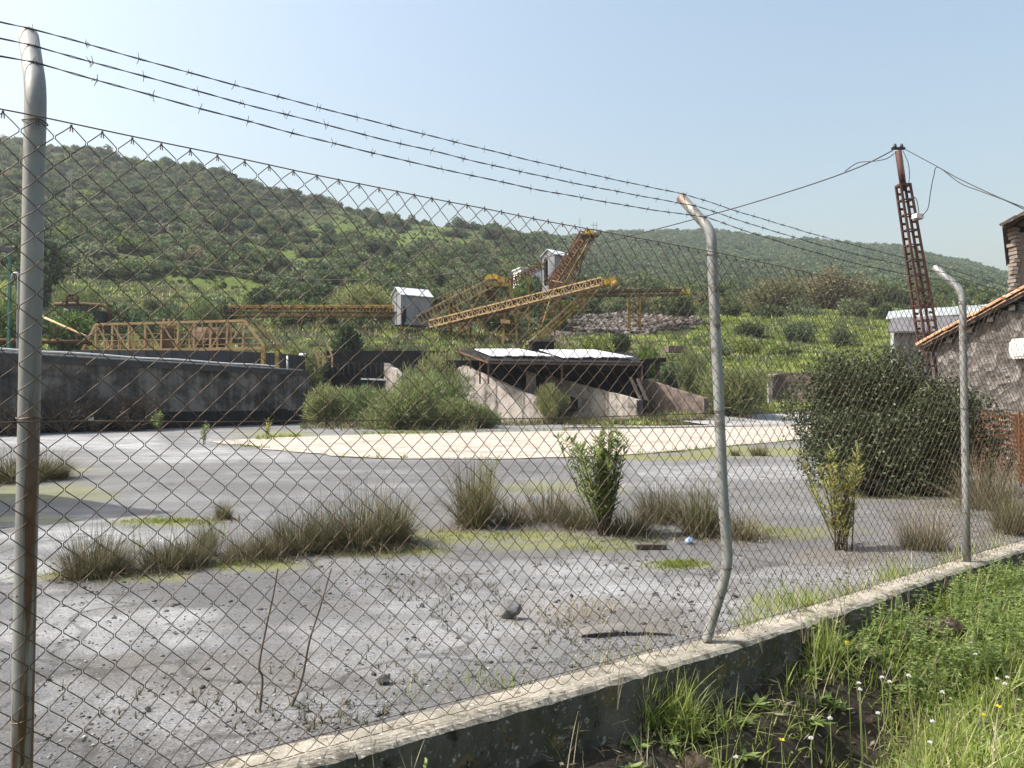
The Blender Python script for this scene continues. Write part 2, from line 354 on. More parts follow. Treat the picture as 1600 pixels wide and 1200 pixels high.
def grid_mesh(name, X, Y, Z, mat):
    nj, ni = X.shape; V = np.stack([X, Y, Z], -1).reshape(-1, 3)
    a = (np.arange(nj - 1)[:, None] * ni + np.arange(ni - 1)[None]).ravel()
    return mesh_fast(name, V, np.stack([a, a + 1, a + ni + 1, a + ni], 1), mat, True)
def add_attr(me, name, val):
    at_ = me.attributes.new(name, 'FLOAT', 'POINT'); at_.data.foreach_set('value', np.ascontiguousarray(val, np.float32).ravel())
def blobs(px, py, L, seed, rag=.55):
    """soft ragged stains given by where they lie on the ground"""
    out = np.zeros_like(px); k = fbm(px * .018, py * .05, 4, seed)
    for cx, cy, rx, ry, a in L:
        d = np.sqrt(((px - cx) / rx) ** 2 + ((py - cy) / ry) ** 2) + (k - .5) * 2 * rag
        out = np.maximum(out, a * (1 - sstep(.55, 1.15, d)))
    return out

# yard material: worn asphalt with dusty pale washes, moss and grit
m, n, l, b, o = nt('worn_grey_yard'); v = posn(n, l)
f0 = nz(n, l, v, .35, 8, .62, .4); f1 = nz(n, l, v, 2.3, 9, .7); f2 = nz(n, l, v, 80, 7, .8)
c = ramp(n, l, f0, [(.34, (.110, .111, .113)), (.48, (.150, .152, .156)), (.62, (.203, .206, .212))])
c = mixc(n, l, mth(n, l, 'MULTIPLY', ramp(n, l, f1, [(.45, (0, 0, 0)), (.62, (1, 1, 1))]), .45), c, (.17, .155, .14))
pale = mth(n, l, 'MULTIPLY', attr(n, 'pale'), ramp(n, l, nz(n, l, v, 1.6, 10, .75), [(.36, (0, 0, 0)), (.56, (1, 1, 1))]))
c = mixc(n, l, mth(n, l, 'MULTIPLY', pale, .8), c, (.41, .415, .425))
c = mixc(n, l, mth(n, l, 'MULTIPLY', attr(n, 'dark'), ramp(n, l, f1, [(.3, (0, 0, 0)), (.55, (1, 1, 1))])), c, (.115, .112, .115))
c = mixc(n, l, mth(n, l, 'MULTIPLY', attr(n, 'brown'), .75), c, (.155, .135, .112))
sk = nz(n, l, posn(n, l, (.22, 1.5, 1)), .9, 8, .7)
c = mixc(n, l, mth(n, l, 'MULTIPLY', ramp(n, l, sk, [(.50, (0, 0, 0)), (.58, (1, 1, 1))]), .35), c, (.10, .10, .103))
c = mixc(n, l, mth(n, l, 'MULTIPLY', ramp(n, l, sk, [(.36, (1, 1, 1)), (.43, (0, 0, 0))]), .30), c, (.30, .30, .305))
vc = n.new('ShaderNodeTexVoronoi'); vc.feature = 'DISTANCE_TO_EDGE'; vc.inputs['Scale'].default_value = .42
wv = n.new('ShaderNodeVectorMath'); wv.operation = 'ADD'; nv = n.new('ShaderNodeTexNoise'); nv.inputs['Scale'].default_value = 1.4; l.new(v, nv.inputs['Vector']); l.new(v, wv.inputs[0]); l.new(nv.outputs['Color'], wv.inputs[1]); l.new(wv.outputs[0], vc.inputs['Vector'])
c = mixc(n, l, mth(n, l, 'MULTIPLY', ramp(n, l, vc.outputs['Distance'], [(.004, (1, 1, 1)), (.014, (0, 0, 0))]), .55), c, (.05, .05, .045))
grit = ramp(n, l, f2, [(.36, (.30, .29, .285)), (.47, (.9, .9, .9)), (.56, (1.15, 1.15, 1.14)), (.66, (1.7, 1.7, 1.68))])
c = mixc(n, l, 1.0, c, grit, 'MULTIPLY')
vg = n.new('ShaderNodeTexVoronoi'); vg.inputs['Scale'].default_value = 62; l.new(v, vg.inputs['Vector'])
spk = mth(n, l, 'MULTIPLY', ramp(n, l, vg.outputs['Distance'], [(.10, (1, 1, 1)), (.22, (0, 0, 0))]), ramp(n, l, nz(n, l, v, 3.1, 4, .6), [(.45, (0, 0, 0)), (.6, (1, 1, 1))]))
c = mixc(n, l, mth(n, l, 'MULTIPLY', spk, .45), c, (.08, .077, .076))
mo = mth(n, l, 'MULTIPLY', mth(n, l, 'MULTIPLY', attr(n, 'moss'), .8), ramp(n, l, nz(n, l, v, 7, 8, .75), [(.36, (0, 0, 0)), (.52, (1, 1, 1))]))
c = mixc(n, l, mo, c, mixc(n, l, nz(n, l, v, 20, 4, .6), (.11, .115, .025), (.24, .25, .05)))
l.new(c, b.inputs['Base Color']); b.inputs['Roughness'].default_value = .8; b.inputs['Specular IOR Level'].default_value = .35
hh = mth(n, l, 'ADD', mth(n, l, 'MULTIPLY', f2, .5), mth(n, l, 'ADD', f1, mth(n, l, 'MULTIPLY', spk, .5)))
bump(n, l, b, hh, .9, .03); M['yard'] = m

def axis(lo, fine0, fine1, hi, step, grow=1.16):
    a = list(np.arange(fine0, fine1, step)); d = step
    while a[-1] < hi: d *= grow; a.append(a[-1] + d)
    d = step
    while a[0] > lo: d *= grow; a.insert(0, a[0] - d)
    return np.array(a)
S, N_ = np.meshgrid(axis(-90, -8, 12, 110, .085), axis(.04, .04, 9, 90, .085), indexing='xy')
X = FO.x + FD.x * S + FN.x * N_; Y = FO.y + FD.y * S + FN.y * N_
Z = yard_z(X, Y)
lum = fbm(X * 6, Y * 6, 3, 77); Z = Z + .012 * (lum - .5) * sstep(7, 3, N_)
# where terrain has risen well above, keep the sheet under it
me = grid_mesh('yard', X, Y, Z, M['yard'])
PX, PY = project(np.stack([X, Y, Z], -1))
add_attr(me, 'pale', blobs(PX, PY, [(60, 690, 260, 16, .9), (330, 712, 150, 12, .7), (560, 700, 150, 9, .5), (130, 842, 170, 26, 1), (20, 900, 100, 40, .8), (160, 975, 200, 45, .9),
     (330, 1110, 260, 70, .7), (760, 940, 230, 60, .8), (950, 900, 190, 30, .85), (1090, 935, 240, 45, .8), (430, 740, 90, 16, .35), (1140, 738, 160, 14, .7), (1050, 760, 120, 8, .6),
     (620, 1010, 200, 60, .6), (100, 812, 120, 8, .8), (1300, 895, 160, 30, .8), (1000, 655, 400, 4, .5)], 3))
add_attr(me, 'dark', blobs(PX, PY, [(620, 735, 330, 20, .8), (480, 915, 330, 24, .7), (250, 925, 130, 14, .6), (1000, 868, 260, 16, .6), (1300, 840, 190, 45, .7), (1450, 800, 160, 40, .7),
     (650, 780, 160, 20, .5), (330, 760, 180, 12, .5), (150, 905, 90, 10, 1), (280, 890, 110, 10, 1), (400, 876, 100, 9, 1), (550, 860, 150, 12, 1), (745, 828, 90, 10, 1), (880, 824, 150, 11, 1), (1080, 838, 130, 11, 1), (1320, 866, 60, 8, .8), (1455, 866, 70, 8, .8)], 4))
add_attr(me, 'brown', blobs(PX, PY, [(900, 960, 190, 28, .6), (330, 1060, 220, 40, .45), (1330, 870, 110, 18, .9), (1500, 820, 120, 60, .7), (250, 668, 260, 6, .5), (980, 980, 120, 14, .6)], 6))
add_attr(me, 'moss', blobs(PX, PY, [(265, 815, 95, 9, 1), (40, 812, 90, 9, .7), (165, 900, 150, 10, .9), (330, 884, 170, 9, 1), (560, 862, 150, 9, 1), (740, 838, 200, 12, 1), (900, 850, 160, 12, .8),
     (1062, 882, 48, 9, 1), (1200, 832, 140, 14, .7), (1190, 706, 150, 9, 1), (870, 762, 130, 10, .6), (1010, 715, 120, 5, 1), (440, 679, 90, 7, .9), (70, 770, 120, 14, .7), (1420, 770, 110, 16, .8), (650, 679, 90, 4, .8), (110, 735, 40, 8, .6)], 8, .5))
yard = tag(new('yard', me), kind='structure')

# pale concrete pad: slabs on the yard
pad_px = [(322, 690), (420, 683), (560, 679), (760, 675), (950, 671), (1120, 667), (1290, 665), (1330, 672), (1280, 684), (1200, 693), (1100, 703), (1000, 711), (900, 716), (760, 719), (620, 718), (520, 714), (440, 704), (390, 697)]
padc = [on(x, y, -.12) for x, y in pad_px]
bm = bmesh.new(); vsx = []
for p in padc: vsx.append(bm.verts.new((p.x, p.y, 0)))
bm.faces.new(vsx); bmesh.ops.triangulate(bm, faces=bm.faces[:])
bmesh.ops.subdivide_edges(bm, edges=bm.edges[:], cuts=5, use_grid_fill=True); 
for v_ in bm.verts:
    w = (fbm(v_.co.x * .8, v_.co.y * .8, 3, 3) - .5)
    if v_.is_boundary: v_.co.y += float(w) * .9; v_.co.x += float(w) * .5
    v_.co.z = float(yard_z(v_.co.x, v_.co.y)) + .022
me = bpy.data.meshes.new('pad'); bm.to_mesh(me); bm.free(); me.materials.append(M['pale_concrete'])
pad = tag(new('concrete_pad', me), kind='structure')
# expansion joints of the pad
for Yj in (18.2, 20.4, 23.2, 26.5, 30.5, 35.0):
    xs = []
    for i in range(len(padc)):
        a, b2 = padc[i], padc[(i + 1) % len(padc)]
        if (a.y - Yj) * (b2.y - Yj) < 0: xs.append(a.x + (b2.x - a.x) * (Yj - a.y) / (b2.y - a.y))
    if len(xs) >= 2:
        x0, x1 = min(xs) + .5, max(xs) - .5; N = max(2, int((x1 - x0) / 1.5)); V = []
        for i in range(N + 1):
            x = x0 + (x1 - x0) * i / N; yy_ = Yj + .04 * math.sin(i * 1.7)
            for dy in (-.035, .035): V.append((x, yy_ + dy, float(yard_z(x, yy_)) + .027))
        new('joint', mesh_from('joint', V, [(2 * i, 2 * i + 2, 2 * i + 3, 2 * i + 1) for i in range(N)], M['road_far']), pad)

# hillside material
m, n, l, b, o = nt('grassy_hillside'); v = posn(n, l)
f0 = nz(n, l, v, .11, 10, .72); f1 = nz(n, l, v, .7, 12, .82)
g1 = ramp(n, l, f1, [(.3, (.065, .092, .022)), (.5, (.125, .17, .040)), (.7, (.19, .235, .07))])
g2 = ramp(n, l, f1, [(.3, (.030, .040, .016)), (.5, (.058, .074, .030)), (.7, (.10, .108, .052))])
c = mixc(n, l, ramp(n, l, mth(n, l, 'ADD', mth(n, l, 'MULTIPLY', f0, .8), mth(n, l, 'SUBTRACT', attr(n, 'lush'), .4)), [(.42, (0, 0, 0)), (.58, (1, 1, 1))]), g2, g1)
rk = ramp(n, l, nz(n, l, v, 1.6, 8, .75), [(.3, (.085, .068, .06)), (.5, (.20, .165, .15)), (.7, (.31, .27, .25))])
c = mixc(n, l, ramp(n, l, mth(n, l, 'ADD', attr(n, 'rock'), mth(n, l, 'MULTIPLY', mth(n, l, 'SUBTRACT', f1, .5), .9)), [(.42, (0, 0, 0)), (.56, (1, 1, 1))]), c, rk)
l.new(c, b.inputs['Base Color']); b.inputs['Roughness'].default_value = .95; b.inputs['Specular IOR Level'].default_value = .1
bump(n, l, b, nz(n, l, v, 1.6, 10, .8), 1, .8); M['hill'] = m
uu = np.linspace(-1.6, 1.6, 420); yy = np.concatenate([np.linspace(39.5, 110, 110), np.geomspace(112, 1000, 100)])
U, YY = np.meshgrid(uu, yy); XX = U * YY; ZZ = hill_z(XX, YY)
me = grid_mesh('hillside', XX, YY, ZZ, M['hill'])
PX, PY = project(np.stack([XX, YY, ZZ], -1))
lush = blobs(PX, PY, [(1260, 530, 260, 80, 1), (960, 520, 130, 30, .9), (300, 440, 260, 60, .75), (520, 400, 200, 60, .6), (60, 470, 130, 60, .9), (620, 360, 160, 60, .5), (720, 400, 100, 50, .45), (60, 330, 160, 60, .5),
       (580, 545, 150, 40, .35), (1000, 655, 260, 16, .6), (1200, 480, 300, 30, .6), (880, 560, 80, 30, .6), (640, 430, 40, 20, .8), (420, 300, 260, 40, .35)], 12)
rock = blobs(PX, PY, [(970, 508, 130, 22, 1), (900, 520, 60, 20, .8), (1010, 548, 60, 24, .7), (200, 355, 140, 8, .8), (330, 370, 120, 8, .6), (640, 462, 60, 20, .7), (730, 470, 60, 20, .7), (180, 262, 200, 20, .35), (1060, 600, 60, 30, .5), (450, 320, 200, 20, .25)], 13)
add_attr(me, 'lush', lush); add_attr(me, 'rock', rock)
tag(new('hillside', me), kind='structure')

# far service road, draped
def draped(name, pts, mat, off, sub=10):
    C = [Vector(p) for p in pts]; nseg = len(C) // 2; V = []
    for i in range(nseg):
        a, b2 = C[i], C[len(C) - 1 - i]
        for k in range(sub + 1):
            p = a.lerp(b2, k / sub); V.append((p.x, p.y, ground_z(p.x, p.y) + off))
    Fc = [(i * (sub + 1) + k, i * (sub + 1) + k + 1, (i + 1) * (sub + 1) + k + 1, (i + 1) * (sub + 1) + k) for i in range(nseg - 1) for k in range(sub)]
    return tag(new(name, mesh_from(name, V, Fc, mat, True)), kind='structure')
def lane(name, cl, w, mat, off):
    pts = []
    for i in range(len(cl) - 1):
        for k in range(8): pts.append(Vector(cl[i]).lerp(Vector(cl[i + 1]), k / 8))
    pts.append(Vector(cl[-1])); A = []; B = []
    for i, p in enumerate(pts):
        d = (pts[min(i + 1, len(pts) - 1)] - pts[max(i - 1, 0)]).normalized(); q = Vector((-d.y, d.x, 0)) * w / 2
        A.append(p + q); B.append(p - q)
    return draped(name, A + B[::-1], mat, off, 4)
lane('service_road', [(11, 47.5, 0), (15, 49, 0), (19, 51, 0), (23.5, 53, 0), (30, 55, 0)], 5.5, M['road_far'], .06)
lane('access_track', [(3, 42.6, 0), (9, 43.6, 0), (13, 44.2, 0), (17, 45.5, 0)], 1.2, M['pale_concrete'], .06)

# verge outside the fence
def verge_z(x, y):
    s, nn = to_sn(x, y); q = -np.asarray(nn)
    z = -.24 - .08 * sstep(.1, .5, q) - .12 * (sstep(.25, .55, q) - sstep(.65, 1.0, q)) * sstep(1.5, 2.4, s) * (1 - sstep(3.6, 4.4, s)) + .10 * sstep(.8, 1.8, q) * sstep(1.5, 3, s)
    z = z - .26 * np.exp(-((s - 3.1) / .6) ** 2 - ((q - .60) / .24) ** 2) - .16 * np.exp(-((s - 2.1) / .5) ** 2 - ((q - .55) / .22) ** 2) + .08 * sstep(3.5, 6, s) * sstep(0, .4, q) + .05 * sstep(2.0, 4, s)
    z = z + .13 * (fbm(np.asarray(x) * 1.3, np.asarray(y) * 1.3, 3, 61) - .5) + .09 * (fbm(np.asarray(x) * 5, np.asarray(y) * 5, 2, 62) - .5)
    return np.minimum(z, -.10) + kz(s)
m, n, l, b, o = nt('verge_soil'); v = posn(n, l)
c = ramp(n, l, nz(n, l, v, 6, 9, .75), [(.3, (.030, .022, .016)), (.5, (.065, .048, .035)), (.7, (.14, .115, .085))])
c = mixc(n, l, ramp(n, l, nz(n, l, v, 1.4, 5, .6), [(.45, (0, 0, 0)), (.65, (.6, .6, .6))]), c, (.05, .07, .02))
l.new(c, b.inputs['Base Color']); b.inputs['Roughness'].default_value = .95; bump(n, l, b, nz(n, l, v, 22, 10, .85), 1, .10); M['soil'] = m
S, N_ = np.meshgrid(axis(-60, -1, 9, 60, .07), -axis(.07, .07, 3.2, 50, .07), indexing='xy')
X = FO.x + FD.x * S + FN.x * N_; Y = FO.y + FD.y * S + FN.y * N_
me = grid_mesh('verge', X, Y, verge_z(X, Y), M['soil']); me.flip_normals()
tag(new('verge', me), kind='structure')

# ------------------------------------------------------------------ low concrete wall under the fence
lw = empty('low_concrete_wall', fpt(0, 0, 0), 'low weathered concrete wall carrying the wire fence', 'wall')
s0 = -4.0; k = 0
rw = random.Random(4)
while s0 < 14:
    L_ = rw.uniform(1.05, 1.5); ns = int(L_ / .035); nj = 7
    dz = rw.uniform(-.008, .008); V = []; prof = [(.088, -.28), (.088, -.02), (.078, 0), (.04, .003), (0, .002), (-.04, 0), (-.082, -.003), (-.096, -.018), (-.098, -.16), (-.10, -.34), (-.10, -.62)]
    for i in range(ns + 1):
        s = s0 + .004 + (L_ - .008) * i / ns
        e = min(i, ns - i) * .03
        for j, (nn, z) in enumerate(prof):
            h = mnoise.fractal(Vector((s * 9, j * .9, k)), 1, 2, 4) * .006
            chip = max(0, mnoise.fractal(Vector((s * 11, 3.1, 9)), 1, 2, 3) - .30) * .035 if j in (6, 7) else 0
            if chip and j == 6: nn += chip
            if chip and j == 7: z -= chip; nn += chip * .4
            zz = z + (h if 1 <= j <= 7 else 0) + dz - (.006 if e < .02 else 0)
            V.append(fpt(s, nn + (h * .8 if j > 6 else 0), zz + float(kz(s))))
    npf = len(prof)
    Fc = [(i * npf + j, i * npf + j + 1, (i + 1) * npf + j + 1, (i + 1) * npf + j) for i in range(ns) for j in range(npf - 1)]
    Fc += [tuple(range(npf)), tuple(ns * npf + j for j in range(npf - 1, -1, -1))]
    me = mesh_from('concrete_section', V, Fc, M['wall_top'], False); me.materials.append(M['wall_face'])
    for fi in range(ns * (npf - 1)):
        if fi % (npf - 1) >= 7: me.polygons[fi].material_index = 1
    bmx = bmesh.new(); bmx.from_mesh(me); bmesh.ops.recalc_face_normals(bmx, faces=bmx.faces[:]); bmx.to_mesh(me); bmx.free()
    new('concrete_section', me, lw); s0 += L_; k += 1

# ------------------------------------------------------------------ chain-link fence
fence = empty('chain_link_fence', fpt(0, 0, 0), 'rusty chain-link fence with bent-top posts and three strands of barbed wire', 'fence')
POST_S = [-2.97, 0.0, 2.97, 6.09, 9.15]
m, n, l, b, o = nt('rust_streaked_post'); v = posn(n, l)
c = ramp(n, l, nz(n, l, posn(n, l, (1, 1, .25)), 9, 8, .65), [(.25, (.16, .162, .155)), (.5, (.25, .252, .242)), (.75, (.34, .34, .32))])
st = nz(n, l, posn(n, l, (14, 14, .8)), 1.3, 6, .6); zg = n.new('ShaderNodeSeparateXYZ'); gg = n.new('ShaderNodeNewGeometry'); l.new(gg.outputs['Position'], zg.inputs[0])
lowf = ramp(n, l, mth(n, l, 'MULTIPLY', zg.outputs[2], .5), [(.45, (1, 1, 1)), (.85, (0, 0, 0))])
sr = mth(n, l, 'MULTIPLY', ramp(n, l, st, [(.485, (0, 0, 0)), (.55, (1, 1, 1))]), lowf)
c = mixc(n, l, sr, c, mixc(n, l, nz(n, l, v, 30, 4, .6), (.07, .036, .02), (.17, .085, .042)))
c = mixc(n, l, ramp(n, l, nz(n, l, v, 60, 3, .6), [(.68, (0, 0, 0)), (.74, (1, 1, 1))]), c, (.05, .035, .028))
l.new(c, b.inputs['Base Color']); b.inputs['Roughness'].default_value = .55; b.inputs['Metallic'].default_value = .25
bump(n, l, b, nz(n, l, v, 80, 5, .7), .3, .002); M['post'] = m
def post(s, path2=None, lean=0, arm=.22):
    if path2: base = path2
    else: base = [fpt(s + lean * (1 - z / 2), 0, z) for z in (-.05, .5, 1, 1.5, 1.9, 2.02)]
    p = base[-1]; P = list(base)
    for t in range(1, 6):
        a = t / 5 * R(42); P.append(p + FN * (.16 * (1 - math.cos(a))) + Vector((0, 0, .16 * math.sin(a))))
    q = P[-1]; d = (FN * math.sin(R(42)) + Vector((0, 0, math.cos(R(42))))).normalized()
    P += [q + d * .10, q + d * .235, q + d * .238]
    mb = MB().tube(P, [.0265] * (len(P) - 1) + [.022], 20)
    o = mb.build('fence_post', M['post'] if abs(s) < .01 else M['galv'], fence, True)
    for zz in (.38, 1.18, 1.985):
        ring = [P[0].lerp(P[0], 0)]
        c0 = min(P, key=lambda w: abs(w.z - zz)); i = P.index(c0); nxt = P[min(i + 1, len(P) - 1)]; prv = P[max(i - 1, 0)]
        a, b2 = (c0, nxt) if c0.z <= zz else (prv, c0)
        t = (zz - a.z) / max(1e-4, b2.z - a.z); c1 = a.lerp(b2, min(1, max(0, t)))
        MB().tube([c1 + FD * (.030 * math.cos(k * .35)) + FN * (.031 * math.sin(k * .35)) + Vector((0, 0, .002 * math.sin(k))) for k in range(20)], .0016, 5).build('tie_wire', M['wire'], o)
    return q, d, P
ARM = []
for s in POST_S:
    if abs(s - 2.97) < .01:
        pts = [at(1104, 1000, 3.89), at(1108, 985, 3.89), at(1119, 948, 3.885), at(1129, 915, 3.875), at(1135, 885, 3.87), at(1136, 860, 3.87), at(1130, 780, 3.875), at(1122, 600, 3.88), at(1114, 430, 3.89), at(1112, 380, 3.89)]
        sm = []
        for i in range(len(pts) - 1):
            p0, p1, p2, p3 = pts[max(i - 1, 0)], pts[i], pts[i + 1], pts[min(i + 2, len(pts) - 1)]
            for k in range(4):
                t = k / 4
                sm.append(.5 * ((2 * p1) + (p2 - p0) * t + (2 * p0 - 5 * p1 + 4 * p2 - p3) * t * t + (3 * p1 - p0 - 3 * p2 + p3) * t ** 3))
        sm.append(pts[-1]); ARM.append(post(s, sm))
    else: ARM.append(post(s, None, -.008 if s == 0 else .01))

def warp(s, z):
    a = mnoise.noise(Vector((s * 1.6, z * 1.4, 3.3))); b_ = mnoise.noise(Vector((s * 1.6 + 40, z * 1.4, 7.7)))
    e = mnoise.noise(Vector((s * 7 + 11, z * 7, 1.7))); g = mnoise.noise(Vector((s * 7 + 71, z * 7, 5.1)))
    nn = mnoise.noise(Vector((s * .7, z * .9, 17.0))) * .022
    ds = a * .032 + e * .006; dz = b_ * .026 + g * .0055
    # pulled towards the kinked post
    q = math.exp(-((s - 3.0) / .25) ** 2 - ((z - .45) / .3) ** 2); ds += .03 * q
    return s + ds, z + dz * min(1, max(0, (2.0 - z) / .15)), -.034 + nn
A_ = .0392; HP = .0385; WR = .00150
i0 = int(-2.97 / A_) + 1; i1 = int(8.0 / A_)
def zagwire(i):
    pts = []; x0 = i * A_; up = True; nseg = int(1.99 / HP)
    odd = i % 2
    for k_ in range(nseg + 1):
        z = 1.985 - k_ * HP; right = (k_ + odd) % 2
        s = x0 + (A_ if right else 0)
        off = .0022
        # rounded bend
        d = 1 if right else -1
        for q in (-.5, -.10, .10, .5):
            if (k_ == 0 and q < 0) or (k_ == nseg and q > 0): continue
            zz = z - q * HP; ss = s - d * (abs(q) * A_ if abs(q) > .2 else .0024)
            fr = off * (1 if (q > 0) == bool(right) else -1) * (1 if abs(q) > .2 else .45)
            s2, z2, n2 = warp(ss, zz); pts.append(fpt(s2, n2 + fr, max(z2, .012 + float(kz(s2)))))
    # twisted knuckle at the top edge
    t0 = pts[0]; hook = [t0 + Vector((0, 0, -.014)) + FD * (-.006 if odd == 0 else .006) - FN * .003, t0 + Vector((0, 0, -.002)) + FD * (-.0045 if odd == 0 else .0045) - FN * .003, t0 + Vector((0, 0, .007)) + FD * (-.001 if odd == 0 else .001)]
    mb = MB(); P = hook + pts[::1]
    clean = [P[0]]
    for p in P[1:]:
        if (p - clean[-1]).length > .003: clean.append(p)
    mb.tube(clean, WR, 5, False); return mb
for i in range(i0, i1): zagwire(i).build('mesh_wire', M['wire'], fence, True)
def strand(name, pts, r, mat, twist=False):
    mb = MB(); mb.tube(pts, r, 6); return mb
def spl(ctrl, per=10):
    out = []
    for i in range(len(ctrl) - 1):
        p0, p1, p2, p3 = ctrl[max(i - 1, 0)], ctrl[i], ctrl[i + 1], ctrl[min(i + 2, len(ctrl) - 1)]
        for k_ in range(per):
            t = k_ / per
            out.append(.5 * ((2 * p1) + (p2 - p0) * t + (2 * p0 - 5 * p1 + 4 * p2 - p3) * t * t + (3 * p1 - p0 - 3 * p2 + p3) * t ** 3))
    return out + [ctrl[-1]]
# plain tension wires: top, middle, foot
for zz, r in ((1.992, .0019), (1.17, .0018), (.07, .0015)):
    P = []
    for s in np.arange(-2.97, 9.15, .06):
        sag = .012 * math.sin((s % 2.99) / 2.99 * math.pi); P.append(fpt(s, -.036, zz - sag + .003 * mnoise.noise(Vector((s * 3, zz, 0))) + (float(kz(s)) if zz < .2 else 0)))
    MB().tube(P, r, 6).build('tension_wire', M['wire'], fence, True)
# barbed wire on the arms
for wi, fr in enumerate((.225, .125, .025)):
    anchors = [q + d * fr + d.cross(FD).normalized() * 0 - Vector((0, 0, 0)) + (FN * math.cos(R(42)) - Vector((0, 0, math.sin(R(42))))) * -.027 for q, d, _ in ARM]
    P = []
    for a, b2 in zip(anchors[:-1], anchors[1:]):
        for k_ in range(60):
            t = k_ / 60; p = a.lerp(b2, t); p.z -= .05 * 4 * t * (1 - t) * (.5 + .25 * wi)
            p += Vector((0, 0, .004 * mnoise.noise(Vector((p.x * 5, wi * 3, 1))))); P.append(p)
    P.append(anchors[-1])
    wob = [p + (FN * math.cos(i * 1.7) + Vector((0, 0, 1)) * math.sin(i * 1.7)) * .0018 for i, p in enumerate(P)]
    wo2 = [p - (FN * math.cos(i * 1.7) + Vector((0, 0, 1)) * math.sin(i * 1.7)) * .0018 for i, p in enumerate(P)]
    bw = MB().tube(wob, .0014, 5).tube(wo2, .0014, 5).build('barbed_wire', M['barb'], fence, True)
    dist = 0.05 * wi; acc = 0; rb = random.Random(wi)
    bmesh_barb = None
    for i in range(1, len(P)):
        acc += (P[i] - P[i - 1]).length
        if acc > .125:
            acc = rb.uniform(-.008, .008); c0 = P[i]; t = (P[i] - P[i - 1]).normalized(); u = Vector((0, 0, 1)); w = t.cross(u)
            mbb = MB(); a0 = rb.uniform(0, 3.14)
            mbb.tube([c0 + t * (k_ * .0016 - .005) + (u * math.cos(k_ * 1.3) + w * math.sin(k_ * 1.3)) * .0034 for k_ in range(8)], .0013, 4)
            for kk, (dx, an) in enumerate(((-.005, a0), (-.005, a0 + 3.14), (.006, a0 + 1.2), (.006, a0 + 4.34))):
                dr = u * math.cos(an) + w * math.sin(an)
                mbb.tube([c0 + t * dx, c0 + t * dx + dr * .018 + t * rb.uniform(-.008, .008)], [.0013, .0007], 4)
            mbb.build('barb', M['barb'], bw)

# ------------------------------------------------------------------ industrial plant on the slope
def hfloor(p): return Vector((p.x, p.y, ground_z(p.x, p.y) - .15))
def truss(parent, p0, p1, h, w, n, mat, cw=.12, bw=.07, diag=True, belt=None, rail=None):
    """box truss between two points: four chords, posts, diagonals; p0/p1 lie on its bottom centreline"""
    p0 = Vector(p0); p1 = Vector(p1); d = (p1 - p0).normalized(); side = d.cross(Vector((0, 0, 1))).normalized() * (w / 2); up = side.cross(d).normalized() * h
    if up.z < 0: up = -up
    for sgn in (-1, 1):
        for k in (0, 1): bar('chord', p0 + side * sgn + up * k, p1 + side * sgn + up * k, cw, mat, parent)
        for i in range(n + 1):
            a = p0.lerp(p1, i / n) + side * sgn; bar('upright', a, a + up, bw, mat, parent)
            if diag and i < n:
                q = p0.lerp(p1, (i + 1) / n) + side * sgn
                if i % 2: bar('diagonal', a + up, q, bw * .8, mat, parent)
                else: bar('diagonal', a, q + up, bw * .8, mat, parent)
    for i in range(0, n + 1, 2):
        a = p0.lerp(p1, i / n); bar('cross_bar', a - side + up, a + side + up, bw, mat, parent)
    if belt: bar('belt', p0 + up * .75, p1 + up * .75, w * .8, belt, parent, .06)
    if rail:
        for sgn in (-1, 1):
            bar('handrail', p0 + side * sgn + up + Vector((0, 0, .9)), p1 + side * sgn + up + Vector((0, 0, .9)), .05, rail, parent)
            for i in range(n + 1):
                a = p0.lerp(p1, i / n) + side * sgn + up; bar('rail_post', a, a + Vector((0, 0, .9)), .045, rail, parent)
    return d, side, up
def leg(name, a, b, w, mat, parent): return bar(name, a, b, w, mat, parent)

# horizontal gallery running to the small grey shed
g = empty('horizontal_conveyor', at(350, 500, 76), 'long level rusty yellow conveyor running into the small grey shed', 'conveyor')
truss(g, at(352, 494, 77), at(622, 494, 76), 1.0, 1.1, 26, M['plant_yellow'], .16, .09, True, M['belt'])
bar('walkway', at(352, 487, 76.4), at(622, 488, 75.3), .5, M['plant_rust'], g, .08)
for px in (420, 483, 560):
    a = at(px, 495, 76.5); f = hfloor(a); bar('support_leg', a + Vector((.5, 0, 0)), f + Vector((.5, 0, 0)), .14, M['plant_yellow'], g); bar('support_leg', a - Vector((.5, 0, 0)), f - Vector((1.2, 0, 0)), .12, M['plant_yellow'], g)
g2 = empty('pipe_rack', at(235, 482, 84), 'thin rusty pipe line on the slope behind the pale bush', 'pipe')
MB().tube([at(230, 480, 84), at(300, 480, 84), at(352, 478, 82)], .16, 8).build('pipe', M['plant_yellow'], g2, True)
MB().tube([at(120, 476, 84), at(180, 480, 84), at(230, 481, 84)], .13, 8).build('pipe', M['plant_rust'], g2, True)
for px in (245, 300, 345):
    a = at(px, 480, 84); bar('stand', a, hfloor(a), .12, M['plant_rust'], g2)

